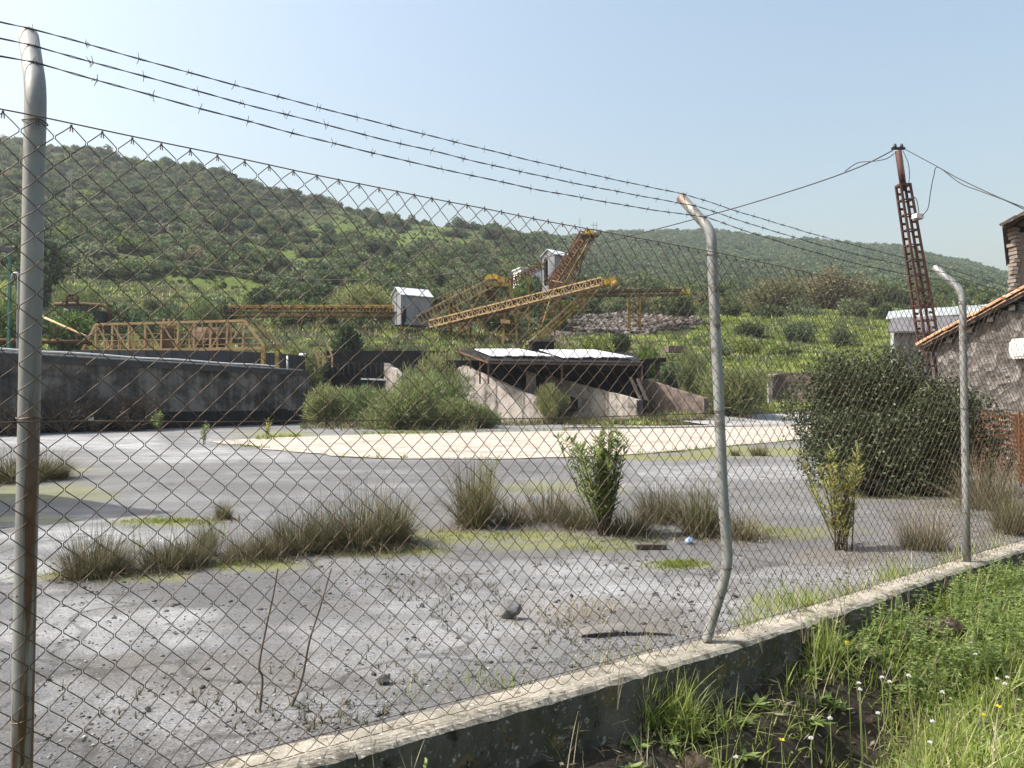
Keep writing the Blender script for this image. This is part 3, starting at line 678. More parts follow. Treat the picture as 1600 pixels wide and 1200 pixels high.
# sheds of ribbed sheet
def ribbed(a, b, z0a, z0b, z1a, z1b, pitch=.22, dep=.05, out=None):
    """a wall of corrugated sheet between plan points a,b; bottom and top heights vary linearly"""
    a = Vector(a); b = Vector(b); L_ = (b - a).length; n_ = max(4, int(L_ / pitch * 2)); t = (b - a).normalized(); o_ = out or Vector((t.y, -t.x, 0)); V = []; Fc = []
    for i in range(n_ + 1):
        q = a.lerp(b, i / n_) + o_ * (dep if i % 2 else 0); f = i / n_
        V += [Vector((q.x, q.y, z0a + (z0b - z0a) * f)), Vector((q.x, q.y, z1a + (z1b - z1a) * f))]
    for i in range(n_): Fc.append((2 * i, 2 * i + 2, 2 * i + 3, 2 * i + 1))
    return V, Fc
def shed(name, label, c, ax, wid, dep, z0, zw, zr, mats=('sheet_grey', 'sheet_white'), hole=None):
    """gabled sheet shed: ax = plan direction of the ridge, c = front gable's centre on the ground"""
    ax = Vector(ax).normalized(); sd_ = Vector((ax.y, -ax.x, 0)); c = Vector(c); e = empty(name, (c.x, c.y, z0), label, 'shed')
    A = c - sd_ * wid / 2; B = c + sd_ * wid / 2
    for (p, q) in ((B, B + ax * dep), (A + ax * dep, A)):
        V, Fc = ribbed(p, q, z0, z0, zw, zw); new('side_wall', mesh_from('side_wall', V, Fc, M[mats[0]]), e)
    for (p, q, nm) in ((A, B, 'gable_wall'), (B + ax * dep, A + ax * dep, 'gable_wall')):
        mid = (p + q) / 2; mb = MB()
        V, Fc = ribbed(p, mid, z0, z0, zw, zr); mb.add(V, Fc); V, Fc = ribbed(mid, q, z0, z0, zr, zw); mb.add(V, Fc)
        mb.build(nm, M[mats[0]], e)
    ov = .18
    for sgn in (-1, 1):
        ev = c + sd_ * sgn * (wid / 2 + ov); rz = Vector((c.x, c.y, zr + .06)); sl = (zr - zw) / (wid / 2)
        e0 = Vector((ev.x, ev.y, zr + .06 - sl * (wid / 2 + ov)))
        MB().prism([rz - ax * ov, e0 - ax * ov, e0 + ax * (dep + ov), rz + ax * (dep + ov)], (0, 0, .06)).build('roof_sheet', M[mats[1]], e)
    if hole:
        for (pp, w_, h_) in hole: MB().box(pp, (w_, .25, h_), math.atan2(sd_.y, sd_.x)).build('opening', M['coal'], e)
    for p in (A, B, A + ax * dep, B + ax * dep):
        bar('leg', Vector((p.x, p.y, z0)), hfloor(p), .18, M['plant_rust'], e)
    return e
c1 = at(620, 508, 75); ctop = at(620, 462, 75).z
shed('grey_shed', 'small grey ribbed metal shed with pale gable roof where two conveyors meet', (c1.x, c1.y, 0), (.93, .62, 0), 2.1, 3.3, c1.z, ctop, ctop + .75,
     hole=[(at(630, 492, 74.6), .8, 1.5), (at(628, 500, 74.4), .55, 1.3)])
c2 = at(857, 450, 85); t2 = at(857, 399, 85).z
shed('tower_shed', 'tall narrow grey metal shed with white roof beside the steep conveyor', (c2.x, c2.y, 0), (.80, .75, 0), 1.9, 2.9, c2.z - 1.0, t2, t2 + .6, hole=[(at(853, 425, 84.2), .35, 3.0)])

# first incline with its drive house
c_ = empty('inclined_conveyor', at(655, 505, 75), 'rusty yellow conveyor climbing from the small shed to a yellow drive house', 'conveyor')
a, b2 = at(655, 507, 75), at(768, 449, 78); d, sdv, up = truss(c_, a, b2, .9, 1.2, 20, M['plant_tan'], .13, .08, False, M['belt'])
for i in range(18):                                        # the ladder-like flights of guard rails along it
    if i in (3, 4, 5, 8, 9, 10, 11, 14, 15): bar('guard_rail', a.lerp(b2, i / 20) - sdv + up, a.lerp(b2, i / 20) - sdv + up * 1.0 + Vector((0, 0, .7)), .07, M['plant_tan'], c_)
bar('handrail', a - sdv + up + Vector((0, 0, .7)), b2 - sdv + up + Vector((0, 0, .7)), .07, M['plant_tan'], c_)
MB().box(at(776, 447, 78.3), (2.3, 1.8, .35), .1).build('platform', M['plant_yellow'], c_)
bx = MB(); pc = at(769, 436, 78.4); ringv = []
for i in range(9):
    an = math.pi * i / 8; ringv.append(pc + Vector((math.cos(an) * .85, 0, math.sin(an) * .55)))
bx.prism(ringv, (0, 1.1, 0)).build('drum_cover', M['bright_yellow'], c_)
MB().box(at(783, 438, 78.6), (.8, 1.0, .6)).build('motor_box', M['plant_yellow'], c_)
hop = MB(); h0 = at(768, 455, 78.3)
for (x, y) in ((-.75, -.6), (.75, -.6), (.75, .6), (-.75, .6)): hop.v.append(tuple(h0 + Vector((x, y, 0))))
for (x, y) in ((-.3, -.25), (.3, -.25), (.3, .25), (-.3, .25)): hop.v.append(tuple(h0 + Vector((x, y, -1.0))))
hop.f += [(0, 1, 5, 4), (1, 2, 6, 5), (2, 3, 7, 6), (3, 0, 4, 7), (0, 3, 2, 1), (4, 5, 6, 7)]
hop.build('hopper', M['plant_rust'], c_)
for (x0, y0, x1, y1) in ((762, 452, 755, 480), (772, 452, 784, 484), (786, 440, 787, 478), (797, 438, 797, 476)):
    bar('support_leg', at(x0, y0, 78), at(x1, y1, 78), .3 if x0 < 780 else .2, M['plant_yellow'], c_)
for (x0, y0, x1, y1, w_) in ((702, 474, 702, 548, .2), (733, 512, 728, 548, .16), (706, 478, 719, 508, .16), (714, 480, 734, 509, .16), (752, 458, 703, 542, .16), (741, 497, 716, 514, .12), (735, 512, 703, 530, .12), (728, 528, 704, 544, .12)):
    bar('trestle_member', at(x0, y0, 75.4), at(x1, y1, 75.4), w_, M['plant_yellow'], c_); bar('trestle_member', at(x0 + 3, y0, 76.8), at(x1 + 3, y1, 76.8), w_ * .8, M['plant_rust'], c_)

# the long stacker boom
c_ = empty('stacker_conveyor', at(797, 548, 72), 'long rusty stacker boom rising towards a yellow head pulley on a braced tower', 'conveyor')
a, b2 = at(676, 512, 74), at(944, 446, 68); d, sdv, up = truss(c_, a, b2, .65, 1.2, 34, M['plant_tan'], .13, .07, True, M['belt'])
truss(c_, at(690, 513, 74), at(800, 486, 71.5), .6, 1.4, 12, M['plant_rust'], .12, .08, True)
MB().box(at(952, 440, 67.8), (1.0, 1.2, .5), 0, Matrix.Rotation(-R(12), 3, 'Y')).build('head_box', M['bright_yellow'], c_)
MB().tube([at(960, 445, 67) + Vector((0, -.6, 0)), at(960, 445, 67) + Vector((0, .8, 0))], .33, 12).build('pulley', M['plant_yellow'], c_, True)
for px in (936, 948, 960, 968): bar('rail_post', at(px, 446, 67.2), at(px, 434, 67.2), .05, M['plant_yellow'], c_)
bar('handrail', at(934, 436, 67.2), at(968, 433, 67.2), .05, M['plant_yellow'], c_)
for dx, dy in ((-.45, 0), (.45, 0), (-.45, 1.4), (.45, 1.4)):
    t_ = at(797, 478, 71.4) + Vector((dx, dy, 0)); bar('tower_leg', t_, hfloor(t_ + Vector((dx * .6, 0, 0))), .2, M['plant_yellow'], c_)
for i in range(4):
    z_ = at(797, 490 + i * 16, 71.4); q = at(797, 506 + i * 16, 71.4)
    bar('tower_brace', z_ + Vector((-.5, 0, 0)), q + Vector((.5, 0, 0)), .1, M['plant_rust'], c_); bar('tower_brace', z_ + Vector((.5, 1.4, 0)), q + Vector((-.5, 1.4, 0)), .1, M['plant_rust'], c_); bar('tower_brace', q + Vector((-.5, 0, 0)), q + Vector((.5, 0, 0)), .1, M['plant_yellow'], c_)
for (x0, y0, x1, y1) in ((803, 480, 846, 511), (912, 456, 812, 548), (922, 455, 822, 549), (934, 453, 828, 548)):
    bar('strut', at(x0, y0, 69.5 if x0 > 900 else 71), at(x1, y1, 71), .15, M['plant_tan'] if x0 < 915 else M['plant_yellow'], c_)
for i in range(7):
    t = (i + .5) / 7; bar('strut_lacing', at(912 - 100 * t, 456 + 92 * t, 69.5 + 1.5 * t), at(926 - 100 * t, 455 + 94 * t, 69.5 + 1.5 * t), .09, M['plant_yellow'], c_)
rx = random.Random(12)
for i in range(26):                                         # idler rollers along the boom
    q = a.lerp(b2, (i + .5) / 26) + up * 1.15; bar('idler', q - sdv * .8, q + sdv * .8, .13, M['belt'], c_)
for (x0, y0, x1, y1) in ((797, 480, 770, 548), (797, 500, 822, 548), (790, 520, 810, 548), (770, 492, 797, 520), (745, 500, 790, 546), (830, 474, 800, 520), (860, 466, 846, 511), (846, 511, 838, 548), (720, 508, 745, 546), (760, 496, 735, 546), (880, 462, 850, 500), (846, 511, 800, 540), (815, 490, 800, 505)):
    bar('lattice_brace', at(x0, y0, 71.8), at(x1, y1, 72.4), .10, M['plant_yellow'] if rx.random() < .5 else M['plant_rust'], c_)
bar('counter_beam', at(782, 502, 71), at(797, 503, 71), .35, M['plant_tan'], c_)

# steep conveyor with the platform on top
c_ = empty('steep_conveyor', at(870, 455, 83), 'steep red-rusted conveyor with railed platform and aerials at its top', 'conveyor')
a, b2 = at(868, 452, 83.5), at(922, 370, 81); truss(c_, a, b2, 1.0, 1.3, 18, M['plant_rust'], .16, .09, True, M['belt'])
truss(c_, at(880, 452, 83), at(926, 372, 80.6), .5, .8, 14, M['plant_yellow'], .1, .06, True)
MB().box(at(921, 368, 81), (2.0, 1.6, .15)).build('platform', M['plant_yellow'], c_)
MB().box(at(920, 363, 81), (.8, .7, .5)).build('motor_box', M['bright_yellow'], c_)
for px in (907, 914, 921, 928, 934):
    for yy in (80.2, 81.8): bar('rail_post', at(px, 368, yy), at(px, 358, yy), .04, M['galv'], c_)
for yy in (80.2, 81.8): bar('handrail', at(907, 358, yy), at(934, 358, yy), .04, M['galv'], c_)
bar('aerial', at(906, 372, 81), at(906, 341, 81), .05, M['galv'], c_)
for px in (927, 932): bar('aerial_mast', at(px, 362, 81), at(px, 347, 81), .045, M['galv'], c_)
bar('aerial_arm', at(923, 352, 81), at(934, 352, 81), .04, M['galv'], c_)
for (x0, y0, x1, y1) in ((903, 410, 893, 448), (912, 395, 900, 452), (895, 425, 905, 452)): bar('support_leg', at(x0, y0, 81.5), at(x1, y1, 82), .12, M['plant_rust'], c_)
bar('belt_cover', at(861, 438, 82.4), at(880, 442, 82), .4, M['plant_tan'], c_, .1)
MB().box(at(868, 450, 82.2), (1.5, 1.0, .7)).build('feed_box', M['plant_rust'], c_)
# bridge from the drive house to the tall shed
c_ = empty('connecting_bridge', at(800, 440, 81), 'slender rusty footbridge rising to the tall narrow shed', 'footbridge')
truss(c_, at(792, 446, 80), at(850, 418, 84.5), .55, .9, 12, M['plant_rust'], .09, .06, True)
for px, py in ((800, 444), (826, 432)):
    p_ = at(px, py, 81); bar('support_leg', p_, hfloor(p_), .14, M['plant_yellow'], c_)
for px in (786, 792, 797): bar('mast', at(px, 432, 79.5), at(px, 470, 79.5), .13, M['plant_yellow'], c_)
# level conveyor reaching right
c_ = empty('far_level_conveyor', at(990, 520, 89), 'level yellow conveyor ending in a small yellow drive head over the rocks', 'conveyor')
truss(c_, at(880, 463, 88), at(1068, 461, 90), .6, 1.2, 24, M['plant_rust'], .11, .05, True, M['belt'])
MB().box(at(1071, 457, 90), (.9, 1.0, .5)).build('head_box', M['bright_yellow'], c_)
for dx in (-.6, .6):
    t_ = at(992, 462, 89) + Vector((dx, 0, 0)); bar('tower_leg', t_, hfloor(t_), .2, M['plant_yellow'], c_); t_ = t_ + Vector((0, 1.3, 0)); bar('tower_leg', t_, hfloor(t_), .2, M['plant_yellow'], c_)
for i in range(4): bar('tower_brace', at(984, 470 + 12 * i, 89), at(1000, 482 + 12 * i, 89), .1, M['plant_rust'], c_)
for (x0, y0, x1, y1) in ((1010, 466, 1032, 505), (905, 462, 915, 480), (884, 464, 900, 480)): bar('strut', at(x0, y0, 89), at(x1, y1, 89), .12, M['plant_yellow'], c_)
# yellow frame tangle under it
for i in range(9):
    px = 852 + i * 8; bar('hanger', at(px, 470, 86), at(px + (6 if i % 2 else -5), 488, 86), .12, M['plant_yellow'], c_)
bar('hanger_rail', at(850, 488, 86), at(925, 484, 86), .12, M['plant_yellow'], c_)
# pale hut among the conveyors
h_ = empty('white_hut', at(824, 442, 100), 'small pale flat-roofed building half hidden behind the drive house', 'hut')
p_ = at(824, 437, 100); MB().box(p_, (3.0, 2.5, 2.4), .4).build('wall', M['white_paint'], h_); MB().box(p_ + Vector((0, 0, 1.28)), (3.3, 2.8, .18), .4).build('roof', M['sheet_white'], h_)
MB().box(p_ + Vector((-.4, -1.33, .1)), (.6, .2, .9), .4).build('window', M['coal'], h_)

# ------------------------------------------------------------------ walled settling tank with its rake bridge
tk = empty('settling_tank', at(230, 662, 42), 'long stained concrete settling tank with black steel rim and pipes', 'tank')
def curve_wall(path, z0, z1, th, name, mat, parent, seg=1):
    mb = MB(); n_ = len(path); V = []; 
    nrm = []
    for i in range(n_):
        t = (path[min(i + 1, n_ - 1)] - path[max(i - 1, 0)]).normalized(); nrm.append(Vector((t.y, -t.x, 0)))
    for i in range(n_):
        p = path[i]; q = p - nrm[i] * th
        V += [Vector((p.x, p.y, z0)), Vector((p.x, p.y, z1)), Vector((q.x, q.y, z1)), Vector((q.x, q.y, z0))]
    Fc = [(4 * i + j, 4 * i + (j + 1) % 4, 4 * i + 4 + (j + 1) % 4, 4 * i + 4 + j) for i in range(n_ - 1) for j in range(4)] + [(0, 1, 2, 3)[::-1], tuple(4 * (n_ - 1) + j for j in range(4))]
    return mb.add(V, Fc).build(name, mat, parent)
def V2(x, y): return Vector((x, y, 0))
wp = [V2(-28, 22), V2(-24.6, 29), V2(-22.4, 33.4), V2(-20.6, 37.4), V2(-18.7, 41.6), V2(-16.7, 46), V2(-15.2, 49.2), V2(-14.5, 51.2), V2(-14.3, 52.8), V2(-14.7, 54.5), V2(-16, 57)]
wp = [Vector(p) for p in spl(wp, 5)]
curve_wall(wp, -.6, 3.16, .45, 'tank_wall', M['tank_concrete'], tk)
curve_wall([p + V2(.12, -.10) for p in wp], 3.10, 3.40, .7, 'coping', M['black_steel'], tk)
# joints and patches of the cast wall
for i in range(3, len(wp) - 6, 4):
    p = wp[i]; t = (wp[i + 1] - wp[i - 1]).normalized(); nr = Vector((t.y, -t.x, 0)); bar('pilaster', p + nr * .02 + Vector((0, 0, -.3)), p + nr * .02 + Vector((0, 0, 3.2)), .16, M['tank_concrete'], tk, .16)
# straight lower footing band, black
curve_wall([p + V2(.10, -.08) for p in wp[8:]], -.6, .75, .3, 'footing_band', M['coal'], tk)
# steel rim of separate plates
rp = [V2(-40, 49), V2(-32, 48.6), V2(-27, 48.4), V2(-22, 48.6), V2(-18.6, 49.4), V2(-16.6, 50.8), V2(-15.4, 52.8), V2(-15.2, 55.0), V2(-16.2, 57.2)]
rp = [Vector(p) for p in spl(rp, 6)]; acc = [rp[0]]
for i in range(0, len(rp) - 2, 2):
    a, b2 = rp[i], rp[i + 2]; t = (b2 - a).normalized(); nr = Vector((t.y, -t.x, 0))
    mbx = MB(); mbx.bar(Vector((a.x, a.y, 3.95)) + t * .02, Vector((b2.x, b2.y, 3.95)) - t * .02, .08, 1.35); mbx.build('rim_plate', M['black_steel'], tk)
    bar('rim_rib', Vector((a.x, a.y, 3.4)) + nr * .07, Vector((a.x, a.y, 4.62)) + nr * .07, .07, M['black_steel'], tk)
bar('rim_deck', Vector((-26, 44, 3.2)), Vector((-16, 52, 3.2)), 5, M['coal'], tk, .1)
# pale pipes lying along the rim
pz = lambda p, z, k: Vector((p.x, p.y, z)) + V2(.35, -.2) * k
MB().tube([pz(p, 3.60 + .02 * math.sin(i), .6) for i, p in enumerate(wp[:30])], .05, 8).build('white_pipe', M['white_paint'], tk, True)
MB().tube([pz(p, 3.44, 1.0) for p in wp[:36]], .045, 8).build('grey_pipe', M['galv'], tk, True)
for (px, py0, py1, Y_) in ((421, 580, 640, 48.6), (407, 575, 655, 48.4), (449, 556, 580, 50.5)): MB().tube([at(px, py0, Y_), at(px, py1, Y_)], .06, 8).build('down_pipe', M['white_paint'] if px != 407 else M['plant_rust'], tk, True)
for px, py0, py1 in ((411, 548, 578), (433, 548, 576)): bar('bracket_post', at(px, py0, 48.9), at(px, py1, 48.9), .22, M['plant_yellow'], tk)
MB().box(at(436, 652, 48.6), (1.6, .5, 1.1), -.9).build('drain_recess', M['coal'], tk)
MB().box(at(347, 626, 45.0), (.10, .62, 1.0), R(-25)).build('ochre_patch', M['plant_yellow'], tk)

rb_ = empty('rake_bridge', at(290, 548, 51), 'faded tan steel truss bridge lying over the settling tank', 'truss bridge')
def bridge(Yf, dz, dark):
    mt = M['plant_tan'] if not dark else M['plant_yellow']
    tl, tr, bl, br_ = at(150, 507, Yf), at(382, 501, Yf), at(128, 549, Yf), at(415, 544, Yf)
    for v_ in (tl, tr, bl, br_): v_.z += dz
    bar('top_chord', tl, tr, .16, mt, rb_); bar('bottom_chord', bl, br_, .2, mt, rb_); bar('end_post', bl, tl, .15, mt, rb_); bar('end_post', tr, br_, .17, mt, rb_)
    N = 9
    for i in range(N + 1):
        a = tl.lerp(tr, i / N); b3 = bl.lerp(br_, (i / N) * .80 + .075); bar('upright', a, b3, .12, mt, rb_)
        if i < N:
            q = bl.lerp(br_, ((i + 1) / N) * .80 + .075); q0 = b3; a1 = tl.lerp(tr, (i + 1) / N)
            if i < 5: bar('diagonal', a, q, .09, mt, rb_)
            else: bar('diagonal', a1, q0, .09, mt, rb_)
    bar('mid_rail', bl.lerp(tl, .38), br_.lerp(tr, .38), .06, mt, rb_)
    return tl, tr, bl, br_
A1 = bridge(50.5, 0, False); A2 = bridge(52.2, -.02, True)
for i in range(10):
    q = A2[0].lerp(A2[1], (i + .5) / 10.5); bar('rail_post', q, Vector((q.x + .15, q.y, A2[2].z)), .08, M['plant_tan'], rb_)
for k in (.18, .62): bar('mid_rail', A2[2].lerp(A2[0], k), A2[3].lerp(A2[1], k), .06, M['plant_tan'], rb_)
for i in range(12):
    q = A1[2].lerp(A1[3], .06 + i * .075); bar('kick_post', q, q + Vector((0, 0, .75)), .06, M['plant_tan'], rb_)
for i in range(0, 10):
    bar('cross_bar', A1[0].lerp(A1[1], i / 9), A2[0].lerp(A2[1], i / 9), .09, M['plant_tan'], rb_); bar('floor_beam', A1[2].lerp(A1[3], i / 9), A2[2].lerp(A2[3], i / 9), .1, M['plant_rust'], rb_)
bar('walkway', A1[2].lerp(A2[2], .5), A1[3].lerp(A2[3], .5), 1.2, M['plant_rust'], rb_, .05)
MB().box(at(264, 530, 51.2), (.9, .8, 1.4)).build('drive_frame', M['belt'], rb_)
for px in (256, 264, 272): bar('drive_post', at(px, 498, 51), at(px, 548, 51), .12, M['plant_tan'], rb_)
for yy in (508, 520, 534): bar('drive_rail', at(250, yy, 50.9), at(280, yy, 50.9), .08, M['plant_tan'], rb_)
bar('bridge_foot', at(412, 540, 50.2), at(412, 570, 50.2), .25, M['plant_yellow'], rb_); bar('bridge_foot', at(434, 545, 51.8), at(434, 572, 51.8), .25, M['plant_yellow'], rb_)
for k in range(4): bar('end_stay', at(392 + 8 * k, 502 + k * 3, 51.2), at(425 + 6 * k, 545, 51.6), .09, M['plant_tan'], rb_)
# brown tank behind the bridge
t_ = empty('rusty_drum', at(333, 540, 56), 'rusty brown cylindrical drum lying behind the truss bridge', 'drum')
MB().tube([at(306, 530, 57), at(352, 530, 57)], .9, 20).build('shell', M['belt'], t_, True)
for px in (310, 328, 346): MB().tube([at(px - 1, 530, 57), at(px + 1, 530, 57)], .94, 20).build('hoop', M['belt'], t_, True)
bar('cradle', at(310, 545, 57), at(310, 560, 57), .8, M['coal'], t_); bar('cradle', at(342, 545, 57), at(342, 560, 57), .8, M['coal'], t_)
# feed pipe from the left
t_ = empty('feed_pipe', at(0, 533, 46), 'thick orange-rusted pipe leading level towards the truss bridge', 'pipe')
MB().tube([at(-160, 530, 48), at(0, 532, 48), at(70, 534, 49), at(140, 535, 50)], .14, 10).build('pipe', M['plant_rust'], t_, True)
for px in (20, 88, 132): MB().tube([at(px, 533, 48.3 + px * .012), at(px + 3, 533, 48.3 + px * .012)], .19, 10).build('flange', M['plant_rust'], t_, True)
for px in (25, 95): bar('saddle', at(px, 534, 48.8), at(px, 552, 48.8), .2, M['coal'], t_)
t_ = empty('sloping_chute', at(100, 515, 56), 'straight pale pipe running down the grassy bank to the tank', 'pipe')
MB().tube([at(62, 493, 58), at(100, 510, 56), at(136, 526, 54)], .09, 8).build('pipe', M['plant_tan'], t_, True)
bar('bracket', at(85, 504, 57), at(85, 524, 57), .12, M['plant_rust'], t_); bar('bracket', at(120, 518, 55), at(120, 534, 55), .12, M['plant_rust'], t_)
# derelict machine left of the slope
t_ = empty('derelict_machine', at(140, 512, 66), 'derelict dark rusty machine with an arched pipe on the slope above the tank', 'machine')
MB().box(at(145, 497, 66), (2.6, 1.6, 1.0)).build('body', M['coal'], t_); MB().box(at(122, 492, 66), (1.4, 1.4, 1.3), .3).build('housing', M['black_steel'], t_)
MB().tube([at(104, 480, 65.5), at(104, 466, 65.5), at(107, 461, 65.5), at(116, 460, 65.5), at(121, 463, 65.5), at(121, 474, 65.5)], .13, 8).build('arched_pipe', M['plant_rust'], t_, True)
MB().tube([at(86, 475, 66), at(125, 475, 66), at(160, 477, 66), at(170, 483, 66), at(172, 500, 66)], .17, 8).build('bent_pipe', M['plant_rust'], t_, True)
MB().tube([at(100, 484, 65.6), at(150, 492, 65.6)], .12, 8).build('shaft', M['black_steel'], t_, True)
for px in (112, 150, 168): bar('leg', at(px, 497, 66), at(px, 520, 66), .2, M['plant_rust'], t_)
# green post at the far left with a dark beam
t_ = empty('green_post', at(16, 450, 44), 'dark green post under a black beam on the bank', 'post')
p_ = at(16, 392, 44); bar('post', p_, hfloor(p_), .13, M['green_paint'], t_); bar('beam', at(-80, 386, 44), at(22, 391, 44), .25, M['black_steel'], t_)
t_ = empty('vent_pipe', at(24, 450, 43), 'short grey gooseneck pipe beside the near fence post', 'pipe')
p_ = at(20, 432, 43); MB().tube([at(20, 440, 43), at(20, 431, 43), at(22, 427.5, 43), at(26, 427, 43), at(29, 429, 43), at(30, 436, 43), hfloor(at(30, 436, 43))], .10, 10).build('pipe', M['galv'], t_, True)

# ------------------------------------------------------------------ roofed coal bins
cb = empty('coal_bins', at(860, 650, 52), 'derelict coal bins with sloping concrete side walls and white sheet roof', 'coal bunker')
def wing(A, B, zA, zB, zb, th=.45):
    A = Vector(A); B = Vector(B); t = (B - A).normalized(); nr = Vector((-t.y, t.x, 0)) * th; rng_ = random.Random(int(A.x * 10)); N = 14; V = []; Fc = []
    for i in range(N + 1):
        f = i / N; p = A.lerp(B, f); z = zA + (zB - zA) * f + (rng_.uniform(-.06, .03) if 0 < i < N else 0)
        V += [Vector((p.x, p.y, zb)), Vector((p.x, p.y, z)), Vector((p.x + nr.x, p.y + nr.y, z)), Vector((p.x + nr.x, p.y + nr.y, zb))]
    Fc = [(4 * i + j, 4 * i + 4 + j, 4 * i + 4 + (j + 1) % 4, 4 * i + (j + 1) % 4) for i in range(N) for j in range(4)] + [(0, 1, 2, 3), tuple(4 * N + j for j in (3, 2, 1, 0))]
    return V, Fc
def wing_px(x0, y0, Y0, x1, y1, Y1, zb=-1.0, mat='bin_concrete', name='wing_wall'):
    a, b3 = at(x0, y0, Y0), at(x1, y1, Y1); V, Fc = wing((a.x, a.y, 0), (b3.x, b3.y, 0), a.z, b3.z, zb)
    return new(name, mesh_from(name, V, Fc, M[mat]), cb)
wing_px(722, 571, 56, 852, 628, 49.5); wing_px(852, 586, 56, 1001, 626, 49.5); wing_px(600, 567, 57, 634, 590, 54.5); wing_px(1004, 592, 55, 1100, 622, 50, mat='retaining')
MB().box(at(1003, 637, 49.4), (.5, .5, 1.0), -.75).build('end_pier', M['coal'], cb)
wing_px(712, 576, 57, 724, 571, 56, name='stub_wall')
# back walls, black with coal
def slab_px(x0, x1, y0, y1, Y0, Y1, th, mat, name):
    a = at(x0, y1, Y0); b3 = at(x1, y1, Y1); zt = at((x0 + x1) / 2, y0, (Y0 + Y1) / 2).z; zb = a.z - 1.2
    t = (Vector((b3.x, b3.y, 0)) - Vector((a.x, a.y, 0))); nr = Vector((-t.y, t.x, 0)).normalized() * th
    return MB().prism([Vector((a.x, a.y, zb)), Vector((b3.x, b3.y, zb)), Vector((b3.x, b3.y, zt)), Vector((a.x, a.y, zt))], nr).build(name, mat, cb)
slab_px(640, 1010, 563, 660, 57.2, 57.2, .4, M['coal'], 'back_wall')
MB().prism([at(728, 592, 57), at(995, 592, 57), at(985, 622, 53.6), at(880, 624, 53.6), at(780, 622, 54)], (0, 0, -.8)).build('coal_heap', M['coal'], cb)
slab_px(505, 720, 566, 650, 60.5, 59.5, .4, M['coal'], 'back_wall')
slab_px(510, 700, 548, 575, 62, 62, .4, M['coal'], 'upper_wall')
for k in range(16):
    px = 512 + k * 8.5; bar('steel_strip', at(px, 567, 60.2), at(px, 586, 60.2), .32, M['black_steel'], cb, .06)
for x0, x1, Yd in ((722, 735, 58), (852, 866, 58), (990, 1003, 58)): wing_px(x0, 570, 59.5, x1, 572, 56.2, mat='coal', name='partition')
V, Fc = wing(at(822, 600, 54)[:2] + (0,), at(832, 600, 53.4)[:2] + (0,), at(0, 579, 54).z, at(0, 584, 54).z, 0, .3)
new('broken_partition', mesh_from('broken_partition', V, Fc, M['bin_concrete']), cb)
# roof: rusty frame, purlins and two bleached sheets
def sheet_px(pts, mat, name, th=.06):
    P = [at(*p) for p in pts]; return MB().prism(P, (0, 0, th)).build(name, mat, cb)
sheet_px([(712, 549, 59), (990, 553, 58.5), (1003, 569, 52), (764, 566, 51)], M['coal'], 'roof_deck', .10)
def sheet_strips(x0, x1, y0, y1, Y0, Y1, x0b, x1b, nn):
    rs = random.Random(int(x0))
    for i in range(nn):
        f0, f1 = i / nn, (i + 1) / nn - .004
        a = at(x0 + (x1 - x0) * f0, y0, Y0); b3 = at(x0 + (x1 - x0) * f1, y0, Y0); e0 = rs.uniform(.86, 1.0)
        c3 = at(x0b + (x1b - x0b) * f1, y0 + (y1 - y0) * e0, Y0 + (Y1 - Y0) * e0); d3 = at(x0b + (x1b - x0b) * f0, y0 + (y1 - y0) * e0, Y0 + (Y1 - Y0) * e0)
        lift = Vector((0, 0, .16 + rs.uniform(0, .03)))
        MB().prism([a + lift, b3 + lift, c3 + lift, d3 + lift], (0, 0, .04)).build('roof_sheet', M['sheet_white'], cb)
sheet_strips(740, 812, 549, 561, 58.8, 52.5, 768, 866, 9); sheet_strips(842, 928, 550.5, 563.5, 58.6, 52.6, 880, 990, 11)
for f in np.linspace(0, 1, 7): bar('purlin', at(712 + 52 * f, 549.5 + 18 * f, 59 - 8 * f), at(990 + 13 * f, 553.5 + 17 * f, 58.5 - 6.5 * f), .12, M['belt'], cb, .10)
bar('edge_beam', at(712, 548, 58.8), at(764, 567, 50.8), .1, M['plant_rust'], cb); bar('edge_beam', at(764, 567, 50.8), at(1003, 570, 51.8), .2, M['belt'], cb, .14)
bar('fascia', at(764, 571, 51.2), at(1003, 575, 52.2), .1, M['coal'], cb, .4)
for px, py, Y_ in ((722, 552, 57.5), (735, 557, 55.5), (750, 562, 53), (763, 567, 50.9), (878, 569, 51.3), (1003, 570, 51.8)):
    p_ = at(px, py, Y_); bar('roof_post', p_, Vector((p_.x, p_.y, at(px, 600, Y_).z)), .12, M['belt'], cb)
bar('leaning_post', at(985, 590, 51), at(1003, 628, 50), .16, M['wood_dark'], cb); bar('leaning_post', at(996, 592, 51.2), at(1012, 628, 50.2), .16, M['wood_dark'], cb)
bar('ledge', at(565, 592, 57), at(606, 593.5, 57), .5, M['white_paint'], cb, .12)
# dark concrete block and debris right of the roof
t_ = empty('ruined_block', at(845, 545, 63), 'small dark concrete block above the coal bin roof', 'ruin')
MB().box(at(846, 545, 63.5), (1.9, 1.2, 1.2), .2).build('block', M['coal'], t_); MB().box(at(846, 533.5, 63.5), (2.2, 1.5, .15), .2).build('cap', M['retaining'], t_)
t_ = empty('ruined_shelter', at(1010, 580, 56), 'collapsed dark shelter of posts and slab at the bank by the bins', 'ruin')
for px in (1000, 1012, 1028): bar('post', at(px, 566, 56), at(px, 592, 56), .22, M['wood_dark'], t_)
bar('slab', at(994, 566, 56), at(1034, 563, 56.5), 1.6, M['coal'], t_, .3)
MB().box(at(1055, 546, 62), (1.6, 1.0, .5), .2).build('rubble_block', M['retaining'], t_)
